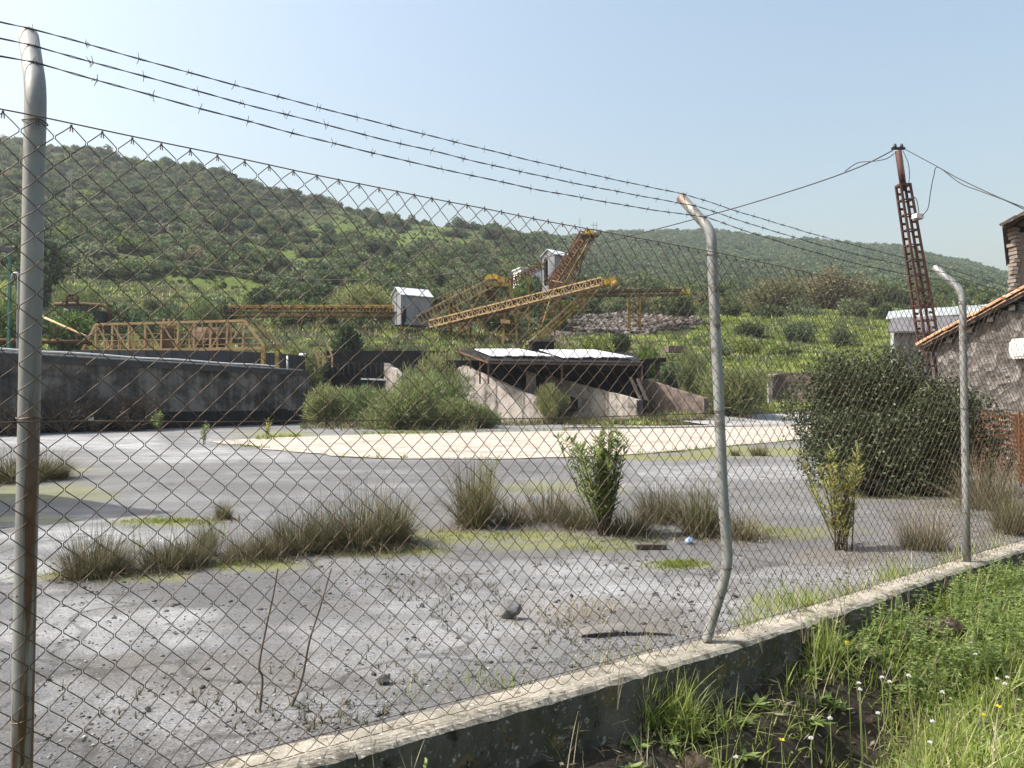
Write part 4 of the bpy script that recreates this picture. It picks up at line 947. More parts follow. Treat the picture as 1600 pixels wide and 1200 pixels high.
# yellow A-frame
t_ = empty('yellow_frame', at(510, 570, 58), 'small tan steel A-frame standing behind the green bushes', 'frame')
for (x0, y0, x1, y1) in ((491, 543, 499, 572), (508, 530, 519, 557), (519, 557, 519, 574), (497, 556, 497, 571), (499, 557, 519, 557), (505, 545, 505, 572)): bar('member', at(x0, y0, 58), at(x1, y1, 58), .12, M['plant_tan'], t_)
t_ = empty('pale_tank', at(473, 555, 58), 'small pale capsule-shaped vessel behind the tank rim', 'vessel')
MB().tube([at(467, 555, 58), at(468.5, 555, 58), at(477, 555, 58), at(478.5, 555, 58)], [.05, .16, .16, .05], 12).build('shell', M['white_paint'], t_, True); bar('cradle', at(473, 557, 58), at(473, 575, 58), .15, M['coal'], t_)

# retaining wall by the far road
t_ = empty('retaining_wall', at(1270, 634, 62), 'dark brown stone retaining wall under the grassy slope', 'wall')
def rw_piece(x0, x1, Y0, Y1, y0, y1):
    a = at(x0, y0, Y0); b3 = at(x1, y1, Y1); N = 12; V = []; rr = random.Random(3)
    top = [a.lerp(b3, i / N) + Vector((0, 0, rr.uniform(-.12, .12))) for i in range(N + 1)]
    mb = MB(); base = [Vector((p.x, p.y, -.5)) for p in top]; mb.prism(base + top[::-1], Vector((.25, .9, 0))).build('masonry', M['retaining'], t_)
    mb = MB(); mb.bar(a + Vector((0, .45, .03)), b3 + Vector((0, .45, .03)), .9, .14); mb.build('coping', M['retaining'], t_)
rw_piece(1205, 1420, 59.5, 56, 584, 584); rw_piece(1204, 1222, 58, 59.6, 588, 584)
bar('pier', at(1203, 596, 57.8), at(1203, 640, 57.8), .3, M['bin_concrete'], t_)

# ------------------------------------------------------------------ buildings on the right
bw_ = Vector((.6, -.8, 0)); bn = Vector((-.8, -.6, 0)); K0 = Vector((7.90, 14.0, 0))
hs = empty('stone_outbuilding', K0, 'rough plastered stone outbuilding with sloping clay-tile gable', 'building')
zl, slope = 2.30, .48; LW = 6.4
def gz(t): return zl + slope * t if t < LW / 2 else zl + slope * (LW - t)
pts = [K0 + Vector((0, 0, -.4)), K0 + bw_ * LW + Vector((0, 0, -.4)), K0 + bw_ * LW + Vector((0, 0, gz(LW))), K0 + bw_ * LW / 2 + Vector((0, 0, gz(LW / 2))), K0 + Vector((0, 0, gz(0)))]
# wall front as a dense, uneven sheet so that the rubble shows
NV, NH = 46, 74; V = []; 
for i in range(NH + 1):
    t = LW * i / NH; top = gz(t)
    for j in range(NV + 1):
        z = -.4 + (top + .4) * j / NV; p = K0 + bw_ * t; q = Vector((t * 3.2, z * 3.2, 2)); e = mnoise.fractal(q, 1, 2, 4) * .035
        V.append(p + bn * e + Vector((0, 0, z)))
Fc = [(i * (NV + 1) + j, (i + 1) * (NV + 1) + j, (i + 1) * (NV + 1) + j + 1, i * (NV + 1) + j + 1) for i in range(NH) for j in range(NV)]
new('gable_wall', mesh_from('gable_wall', V, Fc, M['rubble_plaster'], True), hs)
bk = -bn * 6.5
MB().prism([p - bn * .06 for p in pts], -bn * 6.4).build('wall', M['rubble_plaster'], hs)
for sgn in (0, 1):
    t0, t1 = (-.25, LW / 2) if sgn == 0 else (LW / 2, LW + .25)
    P = [K0 + bw_ * t0 + bn * .15, K0 + bw_ * t1 + bn * .15]; z_ = [zl + slope * (-.25), gz(LW / 2)] if sgn == 0 else [gz(LW / 2), zl - slope * .25]
    q = [Vector((P[0].x, P[0].y, z_[0] + .03)), Vector((P[1].x, P[1].y, z_[1] + .03))]; q += [q[1] - bn * 6.8, q[0] - bn * 6.8]
    rf = MB().prism(q, (0, 0, .07)).build('roof', M['wood_dark'], hs)
    dsl = (q[1] - q[0]); Ls = dsl.length; dsl.normalize(); un = dsl.cross(bn).normalized()
    if un.z < 0: un = -un
    tl_ = .34; nr_ = int(Ls / .27)
    def tile_mesh():
        V = []; Fc = []
        for e, rr in ((0, .085), (tl_, .070)):
            for k in range(7):
                an = math.pi * k / 6; V.append(Vector((math.cos(an) * rr, e, math.sin(an) * rr * .8)))
            for k in range(7):
                an = math.pi * k / 6; V.append(Vector((math.cos(an) * (rr - .014), e, math.sin(an) * (rr * .8 - .014))))
        for k in range(6): Fc += [(k, k + 1, 15 + k, 14 + k), (7 + k + 1, 7 + k, 21 + k, 22 + k), (k + 1, k, 7 + k, 8 + k), (14 + k, 15 + k, 22 + k, 21 + k)]
        Fc += [(0, 14, 21, 7), (6, 13, 27, 20)]
        return mesh_from('roof_tile', V, Fc, M['roof_tile'], False)
    if sgn == 0: TM = tile_mesh()
    up_s = dsl if sgn == 0 else -dsl; org = q[0] if sgn == 0 else q[1]; rt = random.Random(8 + sgn)
    for col_ in range(0, 17 if sgn == 0 else 9):
        for row in range(nr_):
            o = bpy.data.objects.new('roof_tile', TM); link(o, rf)
            base = org + (up_s * (row * .27 + rt.uniform(-.012, .012)) if sgn == 0 else up_s * (row * .27)) - bn * (col_ * .21 + .02 + rt.uniform(-.008, .008)) + un * (.095 + .004 * (row % 2))
            mm = Matrix((bn, up_s, bn.cross(up_s))).transposed()
            if mm.col[2].z < 0: mm.col[2] = -mm.col[2]; mm.col[0] = -mm.col[0]
            m4 = (mm.to_4x4() @ Matrix.Rotation(rt.uniform(-.04, .04), 4, 'Z') @ Matrix.Rotation(R(3), 4, 'X')); m4.translation = base
            o.matrix_basis = pmat(rf).inverted() @ m4
for k in range(9):                                           # broken rafter ends under the tiles
    t = .25 + k * .34; p = K0 + bw_ * t + bn * .03; MB().box(p + Vector((0, 0, gz(t) - .05)), (.10, .16, .10), math.atan2(bw_.y, bw_.x)).build('rafter_end', M['wood_dark'], hs)
wl_ = empty('wall_lamp_box', at(1594, 545, 12.8), 'white box with clipped corners fixed to the plastered wall', 'lamp box')
cc = K0 + bw_ * 1.36 + bn * .05; cc.z = at(1592, 545, 12.9).z; hw, hh_ = .13, .17
oc = [(-hw, -hh_ * .55), (-hw * .6, -hh_), (hw * 1.6, -hh_), (hw * 1.6, hh_), (-hw * .6, hh_), (-hw, hh_ * .55)]
MB().prism([cc + bw_ * x + Vector((0, 0, z)) for x, z in oc], bn * .10).build('casing', M['white_paint'], wl_); MB().prism([cc + bn * .10 + bw_ * x * .8 + Vector((0, 0, z * .8)) for x, z in oc], bn * .012).build('cover', M['white_paint'], wl_)

bh = empty('brick_tower', at(1640, 640, 17), 'tall thin-brick building with projecting dark eaves behind the outbuilding', 'building')
tx = at(1583, 400, 17.0); zt = at(1583, 364, 17).z
MB().prism([Vector((tx.x, tx.y, 0)), Vector((tx.x + 3.6, tx.y - .9, 0)), Vector((tx.x + 6.4, tx.y + 3, 0)), Vector((tx.x + 2.75, tx.y + 3.9, 0))], (0, 0, zt)).build('wall', M['brick'], bh)
e0 = at(1566, 357, 16.7); e1 = e0 + Vector((1.6, -.3, .82)); rr_ = MB().prism([e0, e1, e1 + Vector((3.1, 4.6, 0)), e0 + Vector((3.1, 4.6, 0))], (0, 0, .07)).build('roof', M['wood_dark'], bh)
e2 = e1 + Vector((2.9, -.7, -.4)); MB().prism([e1, e2, e2 + Vector((3.1, 4.6, 0)), e1 + Vector((3.1, 4.6, 0))], (0, 0, .07)).build('roof', M['wood_dark'], bh)
for k in range(6): bar('roof_edge_tile', e0.lerp(e1, k / 6) + Vector((0, 0, .10)), e0.lerp(e1, (k + .85) / 6) + Vector((0, 0, .12)), .25, M['retaining'], bh, .06)
for k in range(3): MB().box(e0.lerp(e1, .25 + k * .25) + Vector((.1, .15, -.09)), (.1, .5, .1)).build('rafter_end', M['wood_dark'], bh)
rt = random.Random(2)
for k in range(26):                                         # crumbling brick edge
    z_ = 2.9 + k * .09; MB().box(Vector((tx.x + rt.uniform(-.04, .06), tx.y - .01, z_)), (.12, .22, .07), rt.uniform(-.3, .3)).build('loose_brick', M['brick'], bh)

def long_shed(name, label, A, B, dep, z0, ze, zr, mats):
    A = Vector((*A, 0)); B = Vector((*B, 0)); e = empty(name, (A.x, A.y, z0), label, 'shed'); t = (B - A).normalized(); nr = Vector((.50, .87, 0)) * dep
    V, Fc = ribbed(A, B, z0, z0, ze, ze, .35, .05); new('front_wall', mesh_from('front_wall', V, Fc, M[mats[0]]), e)
    V, Fc = ribbed(A + nr, A, z0, z0, ze, ze, .35, .05); new('end_wall', mesh_from('end_wall', V, Fc, M[mats[0]]), e)
    MB().prism([A + Vector((0, 0, ze)), A + nr + Vector((0, 0, ze)), A + nr / 2 + Vector((0, 0, zr))], t * .1).build('gable', M[mats[0]], e)
    q = [A - t * .3 - nr * .05 + Vector((0, 0, ze)), B + t * .3 - nr * .05 + Vector((0, 0, ze)), B + t * .3 + nr / 2 + Vector((0, 0, zr)), A - t * .3 + nr / 2 + Vector((0, 0, zr))]
    N = 12
    for i in range(N):
        a, b3 = q[0].lerp(q[1], i / N), q[0].lerp(q[1], (i + .985) / N); c3, d3 = q[3].lerp(q[2], (i + .985) / N), q[3].lerp(q[2], i / N)
        MB().prism([a, b3, c3, d3], (0, 0, .06 + .02 * (i % 2))).build('roof_sheet', M[mats[1]], e)
    q2 = [q[3], q[2], B + t * .3 + nr * 1.05 + Vector((0, 0, ze)), A - t * .3 + nr * 1.05 + Vector((0, 0, ze))]; MB().prism(q2, (0, 0, .06)).build('back_roof', M[mats[1]], e)
    return e
a, b3 = at(1398, 540, 34), at(1580, 540, 33)
long_shed('low_grey_shed', 'long low shed with dull grey roof behind the lattice mast', (a.x, a.y), (b3.x, b3.y), 7.0, .3, at(0, 521, 34).z, at(0, 500, 37.5).z, ('sheet_dark', 'sheet_dark'))
a, b3 = at(1392, 500, 52), at(1660, 490, 46)
long_shed('white_roofed_shed', 'long pale-roofed shed showing above the low grey shed', (a.x, a.y), (b3.x, b3.y), 6.0, 2, at(0, 494, 50).z, at(0, 480, 52).z, ('sheet_pale', 'sheet_pale'))

# leaning lattice mast
ms = empty('lattice_mast', at(1476, 700, 16), 'leaning rusty red lattice mast carrying the overhead cables', 'mast')
def mc(f): return at(1476, 690, 16).lerp(at(1411, 290, 16), f)
tb = [Vector((dx, dy, 0)) for dx, dy in ((-1, -1), (1, -1), (1, 1), (-1, 1))]
def mw(f): return .165 * (1 - f) + .10 * f
for c4 in tb: bar('mast_leg', mc(0) + c4 * mw(0), mc(1) + c4 * mw(1), .042, M['pylon'], ms)
NR = 17
for i in range(NR + 1):
    f = i / NR
    for k in range(4): bar('rung', mc(f) + tb[k] * mw(f), mc(f) + tb[(k + 1) % 4] * mw(f), .04, M['pylon'], ms, .024)
    if i < NR:
        g2_ = (i + .5) / NR
        for k in (1, 3): bar('tie_plate', mc(g2_) + tb[k] * mw(g2_), mc(g2_) + tb[k] * mw(g2_) + Vector((-.09 if k == 1 else .09, 0, 0)), .03, M['pylon'], ms, .05)
MB().tube([mc(.98), at(1403.5, 236, 16)], .066, 14).build('top_pipe', M['pylon'], ms, True)
MB().box(mc(1), (.24, .24, .05)).build('collar', M['pylon'], ms)
tp = at(1403.5, 232, 16); bar('crossarm', tp + Vector((-.14, 0, 0)), tp + Vector((.14, 0, 0)), .05, M['cable'], ms)
for dx in (-.07, .07): MB().tube([tp + Vector((dx, 0, 0)), tp + Vector((dx, 0, .05)), tp + Vector((dx, 0, .10))], [.03, .04, .02], 8).build('insulator', M['cable'], ms, True)
lp = empty('mast_lamp', at(1434, 340, 15.8), 'small white floodlight hanging from the lattice mast', 'lamp')
MB().box(at(1434, 338, 15.75), (.19, .13, .09), .3).build('housing', M['white_paint'], lp); MB().box(at(1434, 342, 15.75), (.15, .11, .03), .3).build('lens', M['galv'], lp); bar('bracket', at(1427, 341, 15.8), at(1421, 342, 15.9), .03, M['pylon'], lp)
def cable(name, pts, r, label, cat='cable'):
    P = spl([at(*p) for p in pts], 14); o = MB().tube(P, r, 6).build(name, M['cable'], None, True); tag(o, label, cat); return o
cable('overhead_cable', [(1395, 235, 16), (1340, 262, 16.5), (1250, 294, 17.4), (1120, 333, 19), (960, 375, 21.5), (830, 407, 24), (700, 428, 27), (560, 437, 31), (400, 430, 36), (200, 400, 41), (60, 372, 44), (-80, 345, 47)], .013, 'thick black overhead cable sagging across the picture from the mast top')
cable('slack_cable', [(1397, 240, 16), (1385, 248, 16), (1365, 252, 16.2), (1340, 254.5, 16.5), (1320, 268, 16.8)], .010, 'short slack cable loop at the mast top beside the thick cable')
cable('service_cable', [(1412, 232, 16), (1440, 247, 15.6), (1466, 261, 15.2), (1500, 280, 14.8), (1560, 308, 14.2), (1610, 328, 13.8)], .009, 'thin service cable running from the mast top to the brick building')
cable('drop_cable', [(1600, 327, 13.9), (1570, 313, 14.1), (1530, 298, 14.5), (1500, 286, 14.8), (1466, 261.5, 15.2), (1459, 275, 15.3), (1454, 300, 15.4), (1450, 325, 15.5), (1441, 337, 15.7)], .008, 'thin grey cable looping down to the white floodlight')
cable('mast_wire', [(1411, 236, 15.95), (1419, 255, 15.8), (1421, 275, 15.8), (1418, 292, 15.8), (1412, 270, 15.8), (1411, 250, 15.9)], .008, 'thin wire looped beside the mast top pipe')
cable('lamp_lead', [(1418, 311, 15.8), (1428, 308, 15.7), (1433, 315, 15.7), (1436, 335, 15.7)], .008, 'short lead curving into the top of the white floodlight')

# orange safety net
on_ = empty('orange_safety_net', at(1555, 720, 11.6), 'sagging orange plastic safety netting along the plastered wall', 'safety net')
A0 = at(1506, 700, 12.6); B0 = at(1680, 700, 11.2); rr = random.Random(5)
def netp(f, z): 
    p = A0.lerp(B0, f); return Vector((p.x + .05 * math.sin(f * 17), p.y + .08 * math.sin(f * 11 + z), z))
for j in range(15):
    z0 = at(0, 742, 12).z + .075 * j * (12 / 12); P = [netp(i / 40, z0 + .028 * math.sin(i * .45 + j * .15) + .012 * math.sin(i * 1.3 + j) - .10 * (4 * (i / 40) * (1 - i / 40))) for i in range(41)]
    V = []; 
    for p in P: V += [p, p + Vector((0, -.006, .030))]
    new('net_band', mesh_from('net_band', V, [(2 * i, 2 * i + 2, 2 * i + 3, 2 * i + 1) for i in range(40)], M['orange_net']), on_)
mbn = MB()
for i in range(0, 80):
    f = i / 80; P = [netp(f + .003 * math.sin(j * 2.1), at(0, 742, 12).z + .075 * j - .10 * (4 * f * (1 - f))) for j in range(15)]
    b0 = len(mbn.v); 
    for p in P: mbn.v += [tuple(p), tuple(p + Vector((.010, -.002, 0)))]
    mbn.f += [(b0 + 2 * j, b0 + 2 * j + 1, b0 + 2 * j + 3, b0 + 2 * j + 2) for j in range(14)]
tag(mbn.build('net_strands', M['orange_net'], on_), kind='stuff')
for f in (.02, .5, .98): p = netp(f, 0); bar('stake', Vector((p.x, p.y + .03, -.2)), Vector((p.x, p.y + .03, 1.1)), .025, M['plant_rust'], on_)

# out of frame: the gabled building whose shadow falls on the yard
ph = empty('gabled_house', (-12.2, 10.4, 0), 'tall gabled house whose pointed shadow falls across the yard', 'house')
hx, hy = -10.55, 8.5
MB().prism([(hx, hy - 2.1, -.3), (hx, hy + 2.1, -.3), (hx, hy + 2.1, 4.4), (hx, hy, 7.9), (hx, hy - 2.1, 4.4)], (-4, 0, 0)).build('wall', M['rubble_plaster'], ph)
for sg in (-1, 1): MB().prism([(hx + .15, hy, 8.0), (hx + .15, hy + sg * 2.3, 4.17), (hx - 4.1, hy + sg * 2.3, 4.17), (hx - 4.1, hy, 8.0)], (0, 0, .09)).build('roof', M['roof_tile'], ph)
MB().box((hx + .03, hy, .85), (.06, 1.0, 2.0)).build('door', M['green_paint'], ph)

# small pylon far up the hill
py_ = empty('hill_pylon', at(110, 320, 175), 'pale lattice power pylon small on the hillside', 'pylon')
pb = at(110, 322, 175); 
for dx, dy in ((-1, -1), (1, -1), (1, 1), (-1, 1)): bar('leg', pb + Vector((dx * .9, dy * .9, -.8)), pb + Vector((dx * .25, dy * .25, 8.5)), .10, M['galv'], py_)
for k in range(7):
    z_ = k * 1.2; w_ = .9 - .65 * k / 7; w2 = .9 - .65 * (k + 1) / 7
    bar('lacing', pb + Vector((-w_, -w_, z_)), pb + Vector((w2, -w2, z_ + 1.2)), .07, M['galv'], py_); bar('lacing', pb + Vector((w_, -w_, z_)), pb + Vector((-w2, -w2, z_ + 1.2)), .07, M['galv'], py_)
for z_ in (6.6, 7.7): bar('crossarm', pb + Vector((-1.3, 0, z_)), pb + Vector((1.3, 0, z_)), .08, M['galv'], py_)

# ------------------------------------------------------------------ plants
def leaf_quads(P, D, Nn, ln, wd):
    """diamond leaves: P base points, D direction, Nn side vector, lengths, widths -> verts, quads"""
    P = np.asarray(P); k = len(P); ln = np.broadcast_to(ln, k)[:, None]; wd = np.broadcast_to(wd, k)[:, None]
    V = np.stack([P, P + D * ln * .45 + Nn * wd * .5, P + D * ln, P + D * ln * .45 - Nn * wd * .5], 1).reshape(-1, 3)
    return V, np.arange(4 * k).reshape(-1, 4)
def unit(v): return v / np.maximum(np.linalg.norm(v, axis=-1, keepdims=True), 1e-9)
def rand_dirs(r, k): return unit(r.normal(size=(k, 3)))
def crown_points(r, k, size, lobes, shell=.55, flat=.0):
    """points through a crown of uneven lobes; size = radii, base at z 0"""
    sx, sy, sz = size
    C = []; 
    for i in range(lobes):
        d = rand_dirs(r, 1)[0]; rad = r.uniform(.25, .72); c = d * rad * np.array([sx, sy, sz * .5]); c[2] = abs(c[2]) * 1.15 if i % 2 else -abs(c[2]) * .75; c[2] += sz * .44
        C.append((c, (r.uniform(.30, .5) if lobes < 20 else r.uniform(.16, .40)) * (sx + sy) / 2))
    C.append((np.array([0, 0, sz * .5]), .55 * min(sx, sz * .55)))
    w = np.array([c[1] ** 2 for c in C]); idx = r.choice(len(C), k, p=w / w.sum()); cen = np.array([c[0] for c in C])[idx]; rad = np.array([c[1] for c in C])[idx]
    d = rand_dirs(r, k); rr = rad * (1 - shell * r.random(k) ** 1.6) * r.uniform(.8, 1.12, k)
    p = cen + d * rr[:, None] * np.array([1, 1, min(1.0, sz / (sx + sy) * 1.1 + .25)]); low = p[:, 2] < .04 * sz; p[low, 2] = r.uniform(.0, .3, int(low.sum())) * sz
    return p, d, C
def crown_mesh(name, seed, size, k, leaf, mat, lobes=9, aspect=.6, upward=.3, shell=.55):
    r = np.random.default_rng(seed); p, d, C = crown_points(r, k, size, lobes, shell)
    D = unit(d * .6 + rand_dirs(r, k) * .8 + np.array([0, 0, upward])); Nn = unit(np.cross(D, rand_dirs(r, k)))
    V, Q = leaf_quads(p, D, Nn, leaf * r.uniform(.6, 1.4, k), leaf * aspect * r.uniform(.7, 1.3, k))
    return mesh_fast(name, V, Q, mat), C
def limbs_mesh(name, seed, C, mat, r0=.06, stems=3):
    rr = random.Random(seed); mb = MB()
    for i, (c, rad) in enumerate(C):
        b0 = Vector((rr.uniform(-1, 1) * r0 * 2, rr.uniform(-1, 1) * r0 * 2, -.1)); c = Vector(c); m1 = b0.lerp(c, .5) + Vector((rr.uniform(-.1, .1), rr.uniform(-.1, .1), .05)) * rad * 2
        mb.tube([b0, m1, c], [r0 * (1.2 if i == 0 else .7), r0 * .5, r0 * .2], 5)
    return mesh_from(name, mb.v, mb.f, mat, True)
def put(name, parts, loc, sc=1, rz=0, label=None, cat='shrub', group=None):
    o = empty(name, loc, label, cat, group, rz); o.scale = (sc, sc, sc) if not hasattr(sc, '__len__') else sc
    for nm, me in parts:
        c = bpy.data.objects.new(nm, me); link(c, o)
    return o

# mass scatter with geometry nodes (only for what nobody could count)
def scatter(name, P, S, Rz, I, meshes, label, cat):
    src = bpy.data.collections.new(name + '_source')
    for i, me in enumerate(meshes):
        o = bpy.data.objects.new('%s_%02d' % (name + '_source', i), me); src.objects.link(o)
    me = bpy.data.meshes.new(name); P = np.ascontiguousarray(P, np.float32); me.vertices.add(len(P)); me.vertices.foreach_set('co', P.ravel())
    add_attr(me, 'sc', S); add_attr(me, 'rz', Rz); a_ = me.attributes.new('ix', 'INT', 'POINT'); a_.data.foreach_set('value', np.ascontiguousarray(I, np.int32))
    o = bpy.data.objects.new(name, me); link(o); tag(o, label, cat, kind='stuff')
    ng = bpy.data.node_groups.new(name, 'GeometryNodeTree'); ng.interface.new_socket('Geometry', in_out='INPUT', socket_type='NodeSocketGeometry'); ng.interface.new_socket('Geometry', in_out='OUTPUT', socket_type='NodeSocketGeometry')
    n = ng.nodes; l = ng.links; gi = n.new('NodeGroupInput'); go = n.new('NodeGroupOutput'); ci = n.new('GeometryNodeCollectionInfo'); ci.inputs[0].default_value = src; ci.inputs[1].default_value = True; ci.inputs[2].default_value = True
    ip = n.new('GeometryNodeInstanceOnPoints'); m2p = n.new('GeometryNodeMeshToPoints')
    def na(nm, ty):
        x = n.new('GeometryNodeInputNamedAttribute'); x.data_type = ty; x.inputs[0].default_value = nm; return x.outputs[0]
    cx = n.new('ShaderNodeCombineXYZ'); l.new(na('rz', 'FLOAT'), cx.inputs[2]); cs = n.new('ShaderNodeCombineXYZ'); sc_ = na('sc', 'FLOAT')
    for k in range(3): l.new(sc_, cs.inputs[k])
    l.new(gi.outputs[0], m2p.inputs[0]); l.new(m2p.outputs[0], ip.inputs['Points']); l.new(ci.outputs[0], ip.inputs['Instance']); ip.inputs['Pick Instance'].default_value = True
    l.new(na('ix', 'INT'), ip.inputs['Instance Index']); l.new(cx.outputs[0], ip.inputs['Rotation']); l.new(cs.outputs[0], ip.inputs['Scale']); l.new(ip.outputs[0], go.inputs[0])
    md = o.modifiers.new('scatter', 'NODES'); md.node_group = ng; return o

def far_crown(seed, mat, k=420, leaf=.55, sz=(2, 2, 2.6)): return crown_mesh('scrub_crown', seed, sz, k, leaf, M[mat], 7, .75, .3, .4)[0]
maq = [far_crown(100 + i, 'leaf_maquis', 900, .34, (2, 2, 2.4)) for i in range(5)]
mgr = [far_crown(130 + i, 'leaf_green', 700, .34, (2, 2, 2.0)) for i in range(2)]; mol = [far_crown(140 + i, 'leaf_olive', 800, .34, (2, 2, 2.3)) for i in range(3)]; mbr = [far_crown(150, 'leaf_brown', 700, .30, (2, 2, 2.2))]
forest = [far_crown(160 + i, 'leaf_forest', 520, .65, (2.4, 2.4, 3.0)) for i in range(5)] + [far_crown(170 + i, 'leaf_olive', 520, .65, (2.4, 2.4, 2.8)) for i in range(2)]
protos = maq + mgr + mol + mbr
r = np.random.default_rng(5)
# near hillside scrub
k = 36000; yy = 62 + (300 - 62) * r.random(k) ** .75; uu = r.uniform(-.95, .62, k); xx = uu * yy
zz = hill_z(xx, yy); px, py = project(np.stack([xx, yy, zz], -1))
dens = fbm(xx * .045, yy * .045, 4, 91)
dens2 = fbm(xx * .16, yy * .16, 3, 95)
lush = blobs(px, py, [(1260, 525, 240, 62, 1), (960, 525, 130, 26, .9), (340, 435, 260, 60, .75), (520, 385, 160, 40, .5), (60, 470, 130, 60, .9), (620, 345, 200, 60, .5), (720, 385, 90, 50, .4), (880, 560, 90, 30, .5), (975, 508, 135, 24, 1)], 12)
keep = (dens * .6 + dens2 * .4 + r.random(k) * .10 - lush * .36 + .10 * sstep(90, 140, yy) * (1 - sstep(180, 230, yy))) > .482
keep &= blobs(px, py, [(200, 355, 150, 8, 1), (340, 372, 130, 8, 1), (440, 332, 100, 6, .9), (150, 318, 90, 6, .8), (560, 410, 90, 6, .8), (985, 508, 125, 20, 1)], 44) < .4
keep &= ~((px > 590) & (px < 960) & (yy < 88) & (py > 440))             # plant footprint stays clear
keep &= ~((px > 340) & (px < 640) & (yy < 79)) & ~((px < 520) & (yy < 66))
keep &= ~((px > 960) & (px < 1480) & (yy < 100))
keep &= ~((px > 830) & (yy > 170))
P = np.stack([xx, yy, zz - .15], -1)[keep]; kk = len(P)
base = r.random(kk); I = np.where(base < .62, r.integers(0, 5, kk), np.where(base < .72, r.integers(5, 7, kk), np.where(base < .93, r.integers(7, 10, kk), 10)))
S = r.gamma(2.6, .21, kk) * (1 + .25 * sstep(100, 250, P[:, 1])) * np.where(P[:, 1] < 90, .8, 1); S *= np.where((px[keep] < 560) & (py[keep] < 345), .6, 1.0) 
k2 = 9000; y2 = 70 + 200 * r.random(k2) ** .8; u2 = r.uniform(-.75, .1, k2); x2 = u2 * y2; z2 = hill_z(x2, y2); ppx, ppy = project(np.stack([x2, y2, z2], -1)); kp2 = ~((ppx > 590) & (ppx < 960) & (y2 < 88)) & ~((ppx > 340) & (ppx < 640) & (y2 < 80)) & (fbm(x2 * .3, y2 * .3, 3, 29) > .42)
P = np.concatenate([P, np.stack([x2, y2, z2 - .05], -1)[kp2]]); n2 = int(kp2.sum()); S = np.concatenate([S, r.uniform(.10, .34, n2)]); I = np.concatenate([I, r.choice([0, 1, 2, 5, 6, 7, 8], n2)]); kk = len(P); S = np.clip(S, .1, 1.5)
scatter('hillside_scrub', P, S, r.uniform(0, 6.28, kk), I, protos, 'dense grey-green scrub covering the hillside behind the plant', 'scrub')
# far wooded hill
k = 26000; yy = 150 + (600 - 150) * r.random(k) ** .6; uu = r.uniform(-.05, .95, k); xx = uu * yy; zz = hill_z(xx, yy)
keep = (uu > .0 - .0 + (830 - 800) / F) & ((uu > .05) | (yy > 260)); keep &= (fbm(xx * .03, yy * .03, 3, 5) + r.random(k) * .3) > .40
P = np.stack([xx, yy, zz - .4], -1)[keep]; kk = len(P); I = np.where(r.random(kk) < .8, r.integers(0, 5, kk), r.integers(5, 7, kk))
scatter('far_woodland', P, np.clip(r.gamma(9, .095, kk) * (.75 + .35 * sstep(150, 450, P[:, 1])), .35, 1.6), r.uniform(0, 6.28, kk), I, forest, 'hazy oak woodland covering the far rounded hill', 'woodland')
# low herbage on the banks
def tuft(seed, mat, k=60, h=.35, w=.025, spread=.35):
    r_ = np.random.default_rng(seed); p = np.stack([r_.normal(0, spread, k), r_.normal(0, spread, k), np.zeros(k)], -1); D = unit(np.stack([r_.normal(0, .35, k), r_.normal(0, .35, k), np.ones(k)], -1)); Nn = unit(np.cross(D, rand_dirs(r_, k)))
    V, Q = leaf_quads(p, D, Nn, h * r_.uniform(.5, 1.3, k), w); return mesh_fast('herb_tuft', V, Q, M[mat])
herb = [tuft(1, 'moss_blade', 80, .25, .09, .6), tuft(2, 'grass', 80, .3, .10, .6), tuft(3, 'grass', 70, .45, .08, .5), tuft(4, 'rush_dry', 60, .6, .06, .45), tuft(5, 'leaf_olive', 70, .5, .10, .5)]
k = 15000; yy = 44 + 62 * r.random(k) ** .8; uu = r.uniform(-.75, .66, k); xx = uu * yy; zz = hill_z(xx, yy); yz = yard_z(xx, yy); px, py = project(np.stack([xx, yy, zz], -1))
keep = (zz > yz + .02) & ((fbm(xx * .2, yy * .2, 3, 15) + r.random(k) * .4) > .55) & ~((px > 850) & (px < 1090) & (py > 488) & (py < 526)) & ~((yy < 60) & (uu < -.27)) & ~((px > 640) & (px < 1010) & (yy < 59.5) & (yy > 49.5)) & (r.random(k) < np.where((uu > .1) & (yy < 62), .5, .75))
rd = np.min([np.hypot(xx - a, yy - b_) for a, b_ in ((11, 47.5), (13, 48.2), (15, 49), (17, 50), (19, 51), (21.2, 52), (23.5, 53), (27, 54), (30, 55))], axis=0); keep &= rd > 2.9
P = np.stack([xx, yy, zz], -1)[keep]; kk = len(P); gl = (px[keep] > 900); I = np.where(gl, r.choice([0, 1, 1, 2, 4], kk), r.choice([1, 2, 3, 4, 4], kk))
scatter('bank_herbage', P, r.uniform(.5, 1.2, kk), r.uniform(0, 6.28, kk), I, herb, 'green herbage and grass on the banks around the plant', 'grass')

# individual shrubs and trees that can be picked out
def shrub_set(tagname, mat, seeds, size, k, leaf, aspect=.6, lobes=10, upward=.3, shell=.55, r0=.05):
    out = []
    for s in seeds:
        me, C = crown_mesh('crown', s, size, k, leaf, M[mat], lobes, aspect, upward, shell); out.append([('crown', me), ('trunk', limbs_mesh('trunk', s, C, M['bark'], r0))])
    return out
tam = shrub_set('tam', 'leaf_tamarisk', (201, 202, 203), (1, 1, 1.7), 11000, .15, .13, 26, .9, .8, .04)
oli = shrub_set('oli', 'leaf_olive', (211, 212, 213), (1, 1, 1.35), 3500, .13, .5, 10, .3, .5, .05)
mq = shrub_set('mq', 'leaf_maquis', (221, 222, 223), (1, 1, 1.4), 3500, .13, .6, 10, .3, .5, .05)
gre = shrub_set('gre', 'leaf_green', (231, 232), (1, 1, 1.25), 3500, .12, .6, 10, .3, .5, .05)
